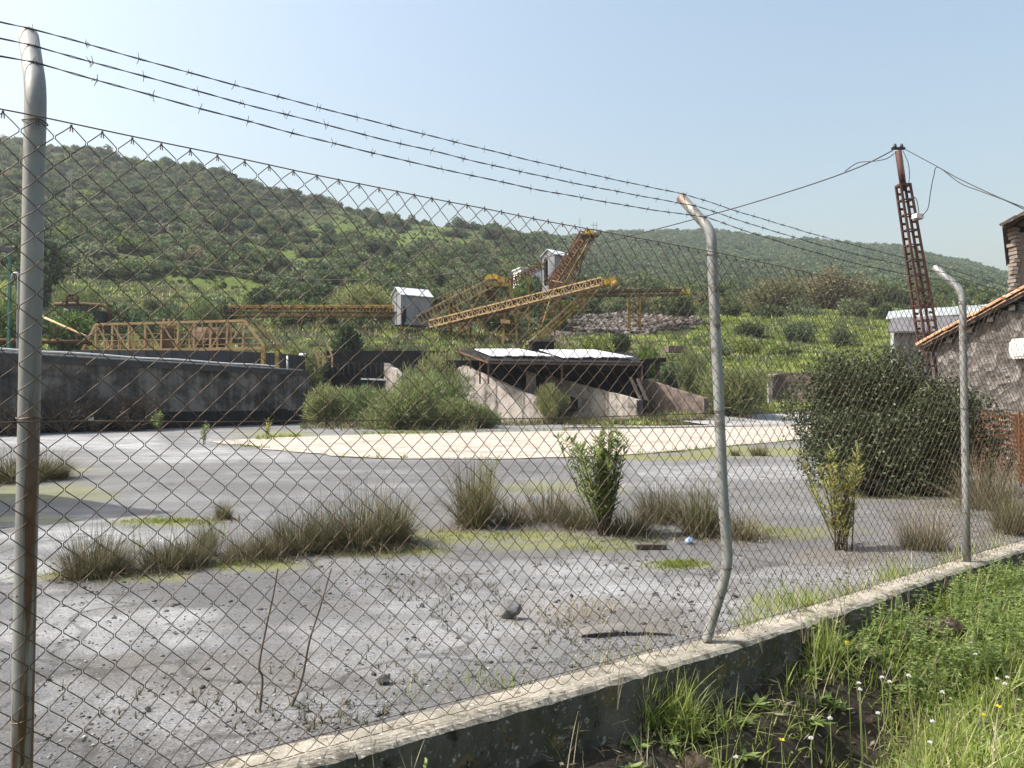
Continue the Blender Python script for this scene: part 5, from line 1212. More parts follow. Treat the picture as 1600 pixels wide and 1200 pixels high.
brn = shrub_set('brn', 'leaf_brown', (241, 242), (1, 1, 1.5), 6000, .085, .5, 12, .3, .7, .05)
def place_px(parts, px, py, wpx, hpx, Y, name, label, cat='shrub', group=None, href=1.5, ground=True):
    p = at(px, py, Y); z = ground_z(p.x, p.y) if ground else p.z
    z = min(z, p.z + .3) if ground else z
    sx = wpx / F * Y / 2.0 * 1.0; sz = (CZ + (630 - (py - hpx)) / F * Y - z) / href
    return put(name, parts, (p.x, p.y, z - .05), (sx, sx, max(.15, sz)), random.uniform(0, 6.28), label, cat, group)
# tamarisk thicket in front of the bins
T = [(515, 664, 105, 72, 45, 0, 'feathery pale green bush touching the right end of the settling tank'), (580, 666, 80, 70, 44, 1, 'feathery bush between the tank end and the largest green bush'),
     (632, 672, 130, 85, 40, 2, 'largest feathery green bush in the middle of the thicket'), (672, 660, 110, 98, 45, 0, 'tallest feathery bush behind the largest one before the coal bins'),
     (700, 668, 100, 50, 42, 1, 'rounded feathery bush beside the largest green bush'), (748, 668, 66, 42, 42, 2, 'low dark feathery bush at the foot of the first sloping wall'),
     (862, 652, 46, 58, 49, 1, 'wispy pale bush growing between the two sloping bin walls'), (1150, 640, 110, 78, 52, 0, 'feathery green bush behind the kinked fence post'), (1082, 590, 52, 46, 60, 2, 'round grey-green bush on the bank right of the bins'),
     (318, 508, 66, 46, 70, 1, 'pale feathery bush above the truss bridge'), (120, 488, 74, 52, 74, 0, 'pale bush behind the derelict machine'), (470, 575, 80, 40, 59, 2, 'pale bush behind the right end of the tank rim'),
     (570, 480, 120, 36, 86, 1, 'broad pale bush behind the level conveyor'), (690, 585, 90, 40, 58, 0, 'pale bush growing before the black bin walls')]
for (x, y, w, h, Y, i, lb) in T: place_px(tam[i], x, y, w * 1.3, h * 1.12, Y, 'tamarisk_bush', lb, 'bush', 'feathery bushes around the yard', 1.45, y < 600).location.z -= .26 * h / F * Y
Sx = [(1215, 500, 95, 68, 108, brn[0], 'tall brownish half-bare tree on the slope', 'bushy_tree', 1.5), (1302, 492, 95, 68, 112, brn[1], 'second tall brownish tree further along the slope', 'bushy_tree', 1.5), (1105, 490, 40, 36, 112, brn[0], 'small yellowish tree behind the kinked post', 'bushy_tree', 1.5),
      (1060, 494, 44, 32, 95, mq[0], 'dark round shrub under the yellow drive head', 'shrub', 1.4), (1195, 512, 46, 34, 96, mq[1], 'dark shrub below the tall brownish tree', 'shrub', 1.4), (1140, 505, 40, 28, 98, mq[2], 'dark shrub right of the kinked post top slope', 'shrub', 1.4),
      (1250, 512, 48, 36, 97, oli[0], 'grey shrub between the two brownish trees', 'shrub', 1.35), (1335, 508, 50, 38, 98, oli[1], 'grey-green shrub at the top edge of the grass', 'shrub', 1.35), (1380, 500, 32, 26, 100, mq[0], 'dark round shrub near the pale roof end', 'shrub', 1.4),
      (1175, 535, 40, 30, 84, mq[1], 'dark shrub on the left of the grassy slope', 'shrub', 1.4), (1245, 545, 52, 40, 82, oli[2], 'rounded grey shrub in the middle of the grassy slope', 'shrub', 1.35), (1315, 545, 32, 32, 82, oli[0], 'small upright grey shrub on the grassy slope', 'shrub', 1.35),
      (1335, 528, 34, 22, 90, oli[1], 'low shrub above the small upright grey one', 'shrub', 1.35), (1165, 560, 44, 26, 74, gre[0], 'dark green hummock on the bank by the kinked post', 'shrub', 1.25), (1225, 565, 60, 24, 76, gre[1], 'wide low green bush above the retaining wall', 'shrub', 1.25),
      (1010, 568, 40, 26, 64, gre[0], 'low green bush above the bin roof end', 'shrub', 1.25), (930, 555, 54, 30, 66, gre[1], 'bright green bush behind the coal bin roof', 'shrub', 1.25), (965, 548, 44, 22, 70, mq[2], 'dark bush behind the coal bin roof', 'shrub', 1.4),
      (545, 548, 50, 42, 66, mq[0], 'dark evergreen bush behind the black walls', 'shrub', 1.4), (780, 520, 70, 44, 82, mq[1], 'dark bush under the stacker boom', 'shrub', 1.4), (820, 455, 36, 26, 92, gre[0], 'green bush beside the white hut', 'shrub', 1.25),
      (838, 452, 30, 22, 95, mq[0], 'dark green bush left of the tall narrow shed', 'shrub', 1.4), (765, 364, 22, 14, 262, mq[2], 'lone tree standing on the ridge line', 'bushy_tree', 1.4), (247, 262, 16, 8, 262, mq[1], 'tiny lone tree on the high ridge', 'bushy_tree', 1.4),
      (60, 420, 90, 60, 80, mq[0], 'large dark tree behind the near fence post', 'bushy_tree', 1.4), (20, 520, 60, 60, 58, gre[1], 'bright green bush on the bank beside the tank', 'shrub', 1.25), (110, 530, 60, 40, 60, gre[0], 'green bush on the bank under the sloping pipe', 'shrub', 1.25),
      (1040, 590, 40, 24, 58, oli[2], 'low grey bush by the collapsed shelter', 'shrub', 1.35), (1120, 560, 36, 22, 72, oli[0], 'small grey bush left of the kinked post', 'shrub', 1.35), (1290, 590, 50, 16, 68, gre[1], 'low green tuft bush on top of the retaining wall', 'shrub', 1.25)]
for (x, y, w, h, Y, parts, lb, nm, hr) in Sx: place_px(parts, x, y, w * 1.3, h * 1.15, Y, nm, lb, 'tree' if nm == 'bushy_tree' else 'shrub', None, hr)

# big dark evergreen by the building
def big_bush():
    r_ = np.random.default_rng(77); k = 66000; C = [(np.array([r_.uniform(-1.05, 1.05), r_.uniform(-.75, .75), z]), r_.uniform(.34, .52)) for z in list(r_.uniform(.25, .9, 26)) + list(r_.uniform(.9, 1.75, 24))]
    C = [(c * np.array([1 - .16 * (c[2] / 1.75) ** 2 * 1.6, 1, 1.04]), rd) for c, rd in C]; ix = r_.integers(0, len(C), k); d = rand_dirs(r_, k)
    p = np.array([c[0] for c in C])[ix] + d * (np.array([c[1] for c in C])[ix] * (1 - .4 * r_.random(k) ** 1.5) * np.where(r_.random(k) < .12, r_.uniform(1.0, 1.42, k), r_.uniform(.88, 1.1, k)))[:, None]; p[:, 2] = np.where(p[:, 2] < .03, r_.uniform(.02, .4, k), p[:, 2])
    D = unit(d * .35 + rand_dirs(r_, k) * .8 + np.array([0, 0, .25])); Nn = unit(np.cross(D, rand_dirs(r_, k)))
    V, Q = leaf_quads(p, D, Nn, .054 * r_.uniform(.7, 1.4, k), .027 * r_.uniform(.8, 1.3, k))
    q = unit(D + rand_dirs(r_, k) * .2)
    return mesh_fast('foliage', V, Q, M['leaf_holly']), C
me, C = big_bush(); p = on(1432, 778, -.1)
o = put('evergreen_bush', [('crown', me), ('trunk', limbs_mesh('trunk', 9, C, M['bark'], .05))], (p.x, p.y + .9, -.12), (1, 1, 1), .0, 'big dark glossy evergreen bush against the plastered building', 'bush')

# rushes
def blades(seed, k, h, spread, w, lean, mat, base=.12, seg=4, droop=1.0):
    r_ = np.random.default_rng(seed); a = r_.uniform(0, 6.28, k); rad = base * np.sqrt(r_.random(k)); b0 = np.stack([np.cos(a) * rad, np.sin(a) * rad, np.zeros(k)], -1)
    a2 = a + r_.normal(0, .7, k); el = np.abs(r_.normal(0, lean, k)); out = np.stack([np.cos(a2), np.sin(a2), np.zeros(k)], -1); L_ = h * np.clip(r_.normal(.78, .24, k), .2, 1.3)
    side = np.stack([-np.sin(a2 + r_.normal(0, .8, k)), np.cos(a2), np.zeros(k)], -1); side = unit(side)
    rows = []; pos = b0.copy(); th = el.copy(); dr = droop * r_.uniform(.1, .9, k) * (.25 + el)
    for s in range(seg + 1):
        ww = (w * (1 - s / seg) ** .7 * .5 + .0004); rows.append(np.stack([pos - side * ww, pos + side * ww], 1))
        th = th + dr / seg; pos = pos + (out * np.sin(th)[:, None] + np.array([0, 0, 1]) * np.cos(th)[:, None]) * (L_ / seg)[:, None]; pos[:, 2] = np.maximum(pos[:, 2], .01)
    V = np.stack(rows, 1).reshape(-1, 3); n_ = (seg + 1) * 2; q = []
    for s in range(seg): q.append(np.stack([np.arange(k) * n_ + 2 * s, np.arange(k) * n_ + 2 * s + 1, np.arange(k) * n_ + 2 * s + 3, np.arange(k) * n_ + 2 * s + 2], 1))
    return V, np.concatenate(q)
def tuft_mesh(seed, k, h, w, lean, mat, base, droop=1.0):
    V, Q = blades(seed, k, h, 0, w, lean, mat, base, 4, droop); return mesh_fast('blades', V, Q, M[mat])
rushes = [[('blades', tuft_mesh(300 + i, 1000, 1.0, .009, .55 + .12 * (i % 3), 'rush', .38, 1.5)), ('dead_blades', tuft_mesh(320 + i, 420, .8, .009, 1.1, 'rush_dry', .42, 2.2))] for i in range(4)]
rgreen = [[('blades', tuft_mesh(340 + i, 700, 1.0, .010, .38, 'rush_green', .24)), ('dead_blades', tuft_mesh(350 + i, 420, .85, .011, 1.0, 'rush_dry', .26, 2.0))] for i in range(2)]
rthin = [[('blades', tuft_mesh(360 + i, 420, 1.0, .009, .55, 'rush_dry', .34)), ('green_blades', tuft_mesh(370 + i, 220, .8, .010, .5, 'rush_green', .3))] for i in range(2)]
RT = [(132, 908, 75, 110, rushes[0], 'rush tuft at the near end of the curving row'), (172, 902, 55, 80, rthin[0], 'thin straw tuft next to the end tuft of the row'), (250, 896, 55, 95, rushes[1], 'low brown rush tuft second along the curving row'), (290, 890, 58, 80, rushes[2], 'dark rush tuft with green blades third along the row'),
      (318, 872, 52, 60, rgreen[0], 'upright green-tipped tuft behind the low brown ones'), (372, 880, 48, 90, rthin[1], 'sparse straw-coloured tuft midway along the row'), (415, 876, 46, 80, rushes[3], 'low dark tuft before the big clump'), (462, 868, 70, 110, rushes[0], 'reddish brown tuft at the left of the big clump'), (505, 862, 72, 90, rushes[2], 'dense dark tuft joining the big clump'),
      (560, 860, 88, 130, rushes[1], 'tallest rush in the middle of the big clump'), (610, 852, 70, 120, rgreen[1], 'wide drooping rush at the end of the big clump'), (740, 828, 98, 125, rgreen[0], 'big isolated round rush clump with pale skirt'), (800, 822, 50, 90, rthin[0], 'low straw tuft beside the isolated clump'), (860, 818, 62, 110, rthin[1], 'wispy brown tuft left of the leafy oleander'),
      (905, 828, 45, 80, rushes[3], 'low tuft at the foot of the leafy oleander'), (985, 838, 48, 90, rushes[2], 'brown tuft right of the leafy oleander'), (1035, 820, 62, 90, rushes[0], 'reddish tuft between the oleander and the kinked post'), (1098, 842, 78, 110, rgreen[1], 'green rush tuft behind the kinked post'), (1160, 846, 48, 110, rthin[0], 'straw tuft sprawling right of the kinked post'),
      (345, 814, 28, 45, rgreen[0], 'small lone tuft on the mossy strip'), (18, 752, 48, 130, rushes[1], 'wide brown tuft beyond the near fence post'), (76, 748, 36, 60, rushes[3], 'small dark tuft beside the near post, at the shadow'), (1455, 866, 66, 110, rthin[1], 'dry grass clump beside the third fence post'), (1188, 712, 18, 32, rushes[2], 'tiny tuft at the edge of the pale pad'),
      (1150, 712, 12, 18, rushes[1], 'very small tuft beside the tiny one at the pad'), (1560, 800, 90, 130, rthin[0], 'tall dry grass before the orange netting'), (1590, 840, 60, 90, rgreen[1], 'green grass tuft at the right picture edge')]
for (x, y, h, w, parts, lb) in RT:
    p = on(x, y, -.09); Y = p.y; hh = h / F * Y * 1.12; wd = w / F * Y / 1.25
    put('rush_tuft', parts, (p.x, p.y + wd * .25, float(yard_z(p.x, p.y)) - .01), (wd, wd, hh), random.uniform(0, 6.28), lb, 'rush', 'rush tufts in the yard')
# oleanders
def oleander(seed, mat, h, spread, stems, leaves, ll, lw):
    r_ = np.random.default_rng(seed); mb = MB(); P = []; D = []
    for s in range(stems):
        a = r_.uniform(0, 6.28); e = abs(r_.normal(0, spread)); L_ = h * r_.uniform(.65, 1.05); p0 = np.array([r_.normal(0, .03), r_.normal(0, .03), -.02]); d = np.array([math.cos(a) * math.sin(e), math.sin(a) * math.sin(e), math.cos(e)])
        bend = np.array([r_.normal(0, .05), r_.normal(0, .05), .06]); pts = [p0 + d * L_ * t + bend * t * t for t in np.linspace(0, 1, 6)]
        mb.tube([Vector(q) for q in pts], [.008 * (h ** .5) * (1 - .7 * t) for t in np.linspace(0, 1, 6)], 5)
        for k in range(leaves):
            t = r_.uniform(.18, 1) ** .8; q = p0 + d * L_ * t + bend * t * t; aa = k * 2.1 + r_.normal(0, .4); up = r_.uniform(.35, 1.1)
            P.append(q); D.append([math.cos(aa), math.sin(aa), up])
    P = np.array(P); D = unit(np.array(D)); k = len(P); Nn = unit(np.cross(D, np.array([0, 0, 1.])) + r_.normal(0, .25, (k, 3)))
    V, Q = leaf_quads(P, D, Nn, ll * r_.uniform(.6, 1.2, k), lw * r_.uniform(.7, 1.2, k))
    return [('foliage', mesh_fast('foliage', V, Q, M[mat])), ('stem', mesh_from('stem', mb.v, mb.f, M['bark'], True))]
OL = [(945, 838, oleander(401, 'leaf_oleander', 1.04, .24, 34, 60, .11, .024), 'leafy green oleander standing between the rush tufts'), (762, 800, oleander(402, 'leaf_oleander', .72, .14, 6, 26, .085, .017), 'slender oleander shoot behind the isolated rush clump'),
      (1318, 862, oleander(403, 'leaf_oleander_y', .92, .24, 17, 64, .09, .020), 'yellowing oleander sapling before the dark evergreen'), (207, 886, oleander(404, 'leaf_oleander', .36, .05, 2, 26, .05, .012), 'single upright leafy sprout in the curving rush row'),
      (335, 868, oleander(405, 'leaf_oleander', .30, .12, 4, 20, .05, .012), 'short bushy sprout above the curving rush row'), (318, 692, oleander(406, 'leaf_oleander', .70, .16, 6, 24, .16, .04), 'small leafy sapling at the tip of the pale pad'), (418, 684, oleander(407, 'leaf_oleander_y', .72, .18, 6, 24, .16, .04), 'small sapling beyond the pale pad before the tank'),
      (250, 672, oleander(408, 'leaf_oleander', .95, .35, 12, 30, .2, .05), 'bright green weed at the foot of the tank wall'), (1548, 762, oleander(409, 'leaf_oleander', .75, .2, 6, 22, .10, .02), 'leafy shoot with pale tips before the orange netting')]
for x, y, parts, lb in OL:
    p = on(x, y, -.09); put('oleander', parts, (p.x, p.y, float(yard_z(p.x, p.y)) - .01), 1, 1.0, lb, 'shrub')
# bare twiggy bushes at the foot of the tank
def twiggy(seed, h, k):
    rr = random.Random(seed); mb = MB()
    def grow(p, d, L_, r_, lev):
        q = p + d * L_; m_ = p.lerp(q, .5) + Vector((rr.uniform(-.06, .06), rr.uniform(-.06, .06), 0)) * L_
        mb.tube([p, m_, q], [r_, r_ * .8, r_ * .6], 4)
        if lev:
            for _ in range(3): grow(q if rr.random() < .6 else m_, (d + Vector((rr.gauss(0, .5), rr.gauss(0, .5), rr.gauss(.05, .3)))).normalized(), L_ * rr.uniform(.5, .8), r_ * .6, lev - 1)
    for _ in range(k):
        a = rr.uniform(0, 6.28); e = abs(rr.gauss(0, .55)); grow(Vector((rr.gauss(0, .15), rr.gauss(0, .15), -.05)), Vector((math.cos(a) * math.sin(e), math.sin(a) * math.sin(e), math.cos(e))), h * .4, .024, 3)
    return mesh_from('branches', mb.v, mb.f, M['twig'], True)
tw = [twiggy(s, 1.0, 20) for s in (1, 2)]
for x, y, h, Y, i, lb in ((90, 668, 78, 35, 0, 'bare twiggy bush at the tank wall beside the near post'), (150, 667, 60, 37, 1, 'low bare bush by the little white sign'), (208, 668, 82, 38, 0, 'tall bare grey bush in the middle of the tank wall'), (20, 672, 60, 32, 1, 'bare bush at the left picture edge before the tank')):
    p = at(x, y, Y); put('bare_bush', [('branches', tw[i])], (p.x, p.y, float(yard_z(p.x, p.y))), h / F * Y * 1.0, x * .1, lb, 'bush')
t_ = empty('small_sign', at(143, 672, 36), 'little blank white sign on a short stake', 'sign'); MB().box(at(142, 655, 36), (.26, .02, .22)).build('panel', M['white_paint'], t_); bar('stake', at(142, 655, 36.03), at(142, 674, 36.03), .035, M['plant_rust'], t_)

# ------------------------------------------------------------------ things lying in the yard
def rock(name, loc, size, seed, mat, label, cat='stone', rz=0, sub=2):
    bm = bmesh.new(); bmesh.ops.create_icosphere(bm, subdivisions=sub, radius=.5); o3 = Vector((seed * 3.1, seed * 1.7, seed))
    rr = random.Random(seed); cuts = [(Vector((rr.gauss(0, 1), rr.gauss(0, 1), rr.gauss(0, 1))).normalized(), rr.uniform(.16, .36)) for _ in range(10)]
    for v in bm.verts:
        for nrm, dd in cuts:
            e = v.co.dot(nrm) - dd
            if e > 0: v.co -= nrm * e
        v.co += v.co.normalized() * mnoise.fractal(v.co * 4 + o3, 1, 2, 3) * .025
        v.co.x *= size[0]; v.co.y *= size[1]; v.co.z *= size[2]
    me = bpy.data.meshes.new(name); bm.to_mesh(me); bm.free(); me.materials.append(mat)
    o = new(name, me); o.location = loc; o.rotation_euler = (0, 0, rz); return tag(o, label, cat)
def yrock(px, py, s, seed, mat, label):
    p = on(px, py, -.085); z = float(yard_z(p.x, p.y)); return rock('loose_stone', (p.x, p.y, z + s[2] * .38), s, seed, mat, label, rz=seed)
yrock(795, 966, (.17, .14, .15), 3, M['stone'], 'largest pale-topped angular rock lying in the yard')
yrock(601, 1086, (.10, .075, .06), 5, M['dark_stone'], 'dark flat stone near the low wall')
yrock(76, 1088, (.035, .03, .02), 8, M['dark_stone'], 'small dark stone right beside the near post')
for i, (x, y, s, lb) in enumerate([(1080, 943, .055, 'dark lump left of the kinked post foot'), (1060, 930, .04, 'smaller dark lump behind the one by the kinked post'), (1024, 928, .05, 'dark lump furthest from the kinked post in its row'), (893, 928, .045, 'dark stone before the mossy patch'), (935, 952, .03, 'tiny dark stone among gravel before the rubber strip'), (835, 884, .035, 'small dark stone near the rush tufts'),
      (845, 880, .03, 'tiny dark stone beside the one near the rushes'), (1150, 935, .06, 'dark clod just right of the kinked post'), (230, 1145, .04, 'flat stone near the bottom left corner'), (917, 862, .035, 'pale round stone before the oleander'), (480, 1140, .035, 'small pale stone before the low wall'), (1385, 815, .05, 'pale stone near the yellowing sapling'), (955, 930, .03, 'tiny stone in the middle of the pale gravel'), (1275, 845, .04, 'small stone left of the yellowing sapling')]):
    yrock(x, y, (s, s * .8, s * .7), 20 + i, M['dark_stone'] if 'dark' in lb else M['stone'], lb)
# rubber strip, board, ball, log, trough
P = spl([on(x, y, -.06) + Vector((0, 0, z)) for x, y, z in ((905, 990, .0), (925, 989, .015), (960, 986, .02), (1000, 985, .012), (1046, 987, .0))], 6)
mb = MB(); V = []
for i, p in enumerate(P):
    w = .055 * (1 - abs(i / (len(P) - 1) - .35) * .9); d = Vector((0, 1, 0)); V += [p - d * w, p - d * w * .5 + Vector((0, 0, .016)), p + d * w * .5 + Vector((0, 0, .016)), p + d * w]
mb.add(V, [(4 * i + j, 4 * i + 4 + j, 4 * i + 5 + j, 4 * i + 1 + j) for i in range(len(P) - 1) for j in range(3)] + [(0, 1, 2, 3), tuple(4 * (len(P) - 1) + j for j in (3, 2, 1, 0))])
tag(mb.build('rubber_strip', M['rubber'], None, True), 'curved dark strip of old rubber lying before the kinked post', 'rubber strip')
mb = MB(); mb.bar(on(993, 854, -.06), on(1040, 853, -.06), .07, .035); o = mb.build('wooden_board', M['wood_dark']); tag(o, 'short dark wooden board lying in front of the rush tufts', 'board')
p = on(1077, 846, -.06); bm = bmesh.new(); bmesh.ops.create_icosphere(bm, subdivisions=3, radius=.038)
for v in bm.verts: v.co += v.co.normalized() * mnoise.noise(v.co * 40) * .004; v.co.z = max(v.co.z, -.032)
me = bpy.data.meshes.new('blue_ball'); bm.to_mesh(me); bm.free(); me.materials.append(M['blue']); me.polygons.foreach_set('use_smooth', [True] * len(me.polygons)); o = new('blue_ball', me); o.location = (p.x, p.y, -.055); tag(o, 'small faded blue and white ball by the green rush', 'ball')
t_ = empty('concrete_pipe', on(1385, 775, -.1), 'short broken grey pipe lying under the dark evergreen', 'pipe'); a = on(1358, 774, -.08) + Vector((0, 0, .10)); b3 = on(1412, 768, -.08) + Vector((.0, .25, .11)); MB().tube([a, b3], .10, 16, False).build('outer_shell', M['tank_concrete'], t_, True); MB().tube([a, b3], .08, 16).build('bore', M['coal'], t_, True)
t_ = empty('red_trough', on(1465, 765, -.1), 'dull red trough with mossy rim under the evergreen', 'trough'); a = on(1440, 772, -.1); MB().box(Vector((a.x + .35, a.y + .5, .10)), (.95, .35, .34), -.25).build('tub', M['trough'], t_); MB().box(Vector((a.x + .35, a.y + .5, .29)), (1.05, .42, .05), -.25).build('rim', M['leaf_green'], t_)
# two dry stems leaning on the fence
for pts, lb in (([(399, 1160, 3.05), (406, 1110, 3.05), (410, 1060, 3.06), (405, 1040, 3.06), (416, 980, 3.08), (427, 930, 3.1), (434, 888, 3.1)], 'thin dry stem leaning upright against the fence mesh'), ([(432, 1150, 3.1), (455, 1105, 3.1), (472, 1060, 3.12), (484, 1000, 3.12), (500, 950, 3.14), (518, 888, 3.16)], 'second dry stem slanting away beside the upright one')):
    P = spl([at(*q) for q in pts], 6); P[0].z = -.09
    P = [Vector((p.x, p.y, p.z)) for p in P]; tag(MB().tube(P, [.0065 * (1 - .6 * i / len(P)) for i in range(len(P))], 6).build('dry_stem', M['twig'], None, True), lb, 'stem')

# gravel
def pebbles(name, k, fn, smin, smax, mat, label):
    r_ = np.random.default_rng(len(name)); base = np.array([[1, 0, 0], [-1, 0, 0], [0, 1, 0], [0, -1, 0], [0, 0, 1], [0, 0, -1]], float); fc = np.array([[0, 2, 4], [2, 1, 4], [1, 3, 4], [3, 0, 4], [2, 0, 5], [1, 2, 5], [3, 1, 5], [0, 3, 5]])
    P = fn(r_, k); k = len(P); s = smin + (smax - smin) * r_.random(k) ** 3
    V = base[None] * (s[:, None, None] * r_.uniform(.5, 1.2, (k, 6, 1))) ; a = r_.uniform(0, 6.28, k); c, s_ = np.cos(a), np.sin(a); x = V[..., 0] * c[:, None] - V[..., 1] * s_[:, None]; y = V[..., 0] * s_[:, None] + V[..., 1] * c[:, None]; V = np.stack([x, y, V[..., 2] * .6], -1) + P[:, None, :]
    Fq = (fc[None] + np.arange(k)[:, None, None] * 6).reshape(-1, 3); o = new(name, mesh_fast(name, V.reshape(-1, 3), Fq, mat)); return tag(o, label, 'gravel', kind='stuff')
def yard_pts(r_, k, n0=.16, n1=5.5, s0=-3, s1=11, thr=.45, seed=5):
    s = r_.uniform(s0, s1, k); n_ = n0 + (n1 - n0) * r_.random(k) ** 1.7; x = FO.x + FD.x * s + FN.x * n_; y = FO.y + FD.y * s + FN.y * n_; z = yard_z(x, y); kp = fbm(x * .9, y * .9, 4, seed) + r_.random(k) * .15 > thr
    return np.stack([x, y, z + .001], -1)[kp]
gm = leafmat('gravel_mixed', [(0, (.045, .045, .047)), (.5, (.14, .135, .13)), (.85, (.28, .275, .27)), (1, (.45, .44, .43))], 0.0, .9); M['gravel'] = gm
pebbles('yard_gravel', 60000, yard_pts, .002, .011, gm, 'loose grey gravel scattered over the yard by the wall')
pebbles('yard_grit', 2600, lambda r_, k: yard_pts(r_, k, .2, 5, -3, 10, .54, 9), .008, .026, M['dark_stone'], 'dark slag grit scattered in patches over the yard')
# broken rock on the spoil heap and along the terraces
def heap_pts(r_, k):
    yy_ = r_.uniform(84, 112, k); uu_ = r_.uniform(.05, .28, k); xx_ = uu_ * yy_; z_ = hill_z(xx_, yy_); a_, b_ = project(np.stack([xx_, yy_, z_], -1)); kp_ = (blobs(a_, b_, [(975, 508, 130, 20, 1), (1010, 545, 60, 18, .8)], 13) + .35 * fbm(xx_ * .5, yy_ * .5, 3, 2)) > .62
    return np.stack([xx_, yy_, z_ + .05], -1)[kp_]
M['spoil'] = leafmat('pinkish_spoil_rock', [(0, (.03, .025, .022)), (.4, (.075, .064, .057)), (.8, (.13, .112, .10)), (1, (.20, .18, .165))], 0, .95)
pebbles('spoil_rocks', 9000, heap_pts, .08, .7, M['spoil'], 'broken pinkish grey rock on the spoil heap under the level conveyor')
def terr_pts(r_, k):
    yy_ = r_.uniform(80, 230, k); uu_ = r_.uniform(-.68, -.15, k); xx_ = uu_ * yy_; z_ = hill_z(xx_, yy_); a_, b_ = project(np.stack([xx_, yy_, z_], -1)); kp_ = blobs(a_, b_, [(200, 355, 150, 7, 1), (340, 372, 130, 7, 1), (440, 332, 100, 5, .9), (560, 410, 90, 5, .8)], 44) > .4
    return np.stack([xx_, yy_, z_], -1)[kp_]
pebbles('terrace_rocks', 30000, terr_pts, .15, .8, M['spoil'], 'grey stones along the old terraces of the hillside')
# little weeds on the yard
def scat_blades(name, pts, hmin, hmax, w, lean, mat, label, seed, per=1, kind='grass', droop=.9, base=.02):
    r_ = np.random.default_rng(seed); k = len(pts); P = np.repeat(pts, per, 0); K = len(P); V, Q = blades(seed, K, 1.0, 0, w, lean, mat, base, 4, droop)
    V = V.reshape(K, 10, 3); h = np.repeat(r_.uniform(hmin, hmax, k), per)[:, None, None]; mid = V.mean(2, keepdims=True); sx = h * np.ones(3)
    ctr = .5 * (V[:, 0::2] + V[:, 1::2]); ctr2 = np.repeat(ctr, 2, axis=1); off = V - ctr2; V = ctr2 * sx + off + P[:, None, :]
    o = new(name, mesh_fast(name, V.reshape(-1, 3), Q, M[mat])); return tag(o, label, kind, kind='stuff')
r = np.random.default_rng(21)
x = []; 
for cx, cy, rx, ry, k in ((720, 930, 180, 40, 150), (640, 900, 120, 20, 60), (850, 990, 120, 30, 70), (930, 880, 120, 20, 80), (1100, 900, 120, 40, 70), (300, 1120, 200, 40, 40), (500, 1150, 150, 30, 40), (1250, 900, 100, 30, 60), (700, 1060, 200, 40, 50)):
    for _ in range(k): x.append(on(cx + r.normal(0, rx * .6), cy + r.normal(0, ry * .6), -.09))
x = np.array([(p.x, p.y, yard_z(p.x, p.y)) for p in x]); scat_blades('yard_weeds', x, .012, .05, .004, .8, 'rush', 'tiny dark weeds dotted over the yard', 31, 7, 'weeds')
x = []
for cx, cy, rx, ry, k in ((265, 815, 70, 5, 500), (1062, 882, 34, 5, 420), (165, 900, 100, 5, 160), (340, 884, 120, 5, 260), (620, 856, 80, 6, 300), (760, 838, 140, 6, 260), (930, 858, 50, 4, 90), (1190, 832, 70, 5, 150), (1500, 790, 70, 12, 300), (960, 845, 120, 5, 150)):
    for _ in range(k): x.append(on(cx + r.normal(0, rx * .55), cy + r.normal(0, ry * .6), -.09))
x = np.array([(p.x, p.y, yard_z(p.x, p.y)) for p in x]); scat_blades('yard_moss_grass', x, .015, .045, .006, .7, 'moss_blade', 'short yellow-green grass in mossy strips on the yard', 32, 4)
for cx, k in ((930, 0),): pass
x = np.array([(p.x, p.y, yard_z(p.x, p.y)) for p in [on(910 + r.normal(0, 40), 955 + r.normal(0, 12), -.09) for _ in range(160)]]); scat_blades('dry_debris', x, .02, .06, .004, 1.2, 'dry', 'pale dry grass litter in the middle of the yard', 33, 3)

x = []
for (x0, y0, x1, y1, k) in ((560, 677, 700, 674, 160), (400, 685, 470, 680, 120), (700, 674, 1000, 668, 90), (520, 716, 760, 719, 9), (980, 714, 1260, 688, 60), (340, 692, 420, 700, 24), (1000, 664, 1200, 662, 120)):
    for _ in range(k): t = r.random(); p = on(x0 + (x1 - x0) * t + r.normal(0, 3), y0 + (y1 - y0) * t + r.normal(0, .8), -.12); x.append((p.x, p.y, float(yard_z(p.x, p.y))))
scat_blades('pad_edge_grass', np.array(x), .04, .22, .025, .8, 'moss_blade', 'ragged grass growing along the edges of the pale pad', 38, 8, base=.25)
x = []
for (x0, y0, x1, y1, k) in ((735, 664, 850, 662, 160), (850, 660, 1000, 652, 220), (1000, 650, 1100, 648, 120), (470, 668, 760, 672, 120), (880, 668, 1180, 660, 120)):
    for _ in range(k):
        t = r.random(); p = on(x0 + (x1 - x0) * t + r.normal(0, 4), y0 + (y1 - y0) * t + r.normal(0, 1.2), -.12); p = p if p.y < 49 else p * (48.5 / p.y); x.append((p.x, p.y, ground_z(p.x, p.y)))
scat_blades('bin_foot_weeds', np.array(x), .15, .8, .03, .5, 'rush_green', 'straggling weeds at the foot of the bin walls and thicket', 39, 9, base=.3)
x = []
for (tx_, ty_, th_, tw_, _p, _l) in RT[:20]:
    for _ in range(70):
        p = on(tx_ + r.normal(0, tw_ * .42), ty_ + r.normal(2, 4), -.09); x.append((p.x, p.y, float(yard_z(p.x, p.y))))
scat_blades('rush_thatch', np.array(x), .03, .14, .006, 1.25, 'rush_dry', 'flattened dead thatch lying round the rush tufts', 40, 3, base=.06, droop=1.2)
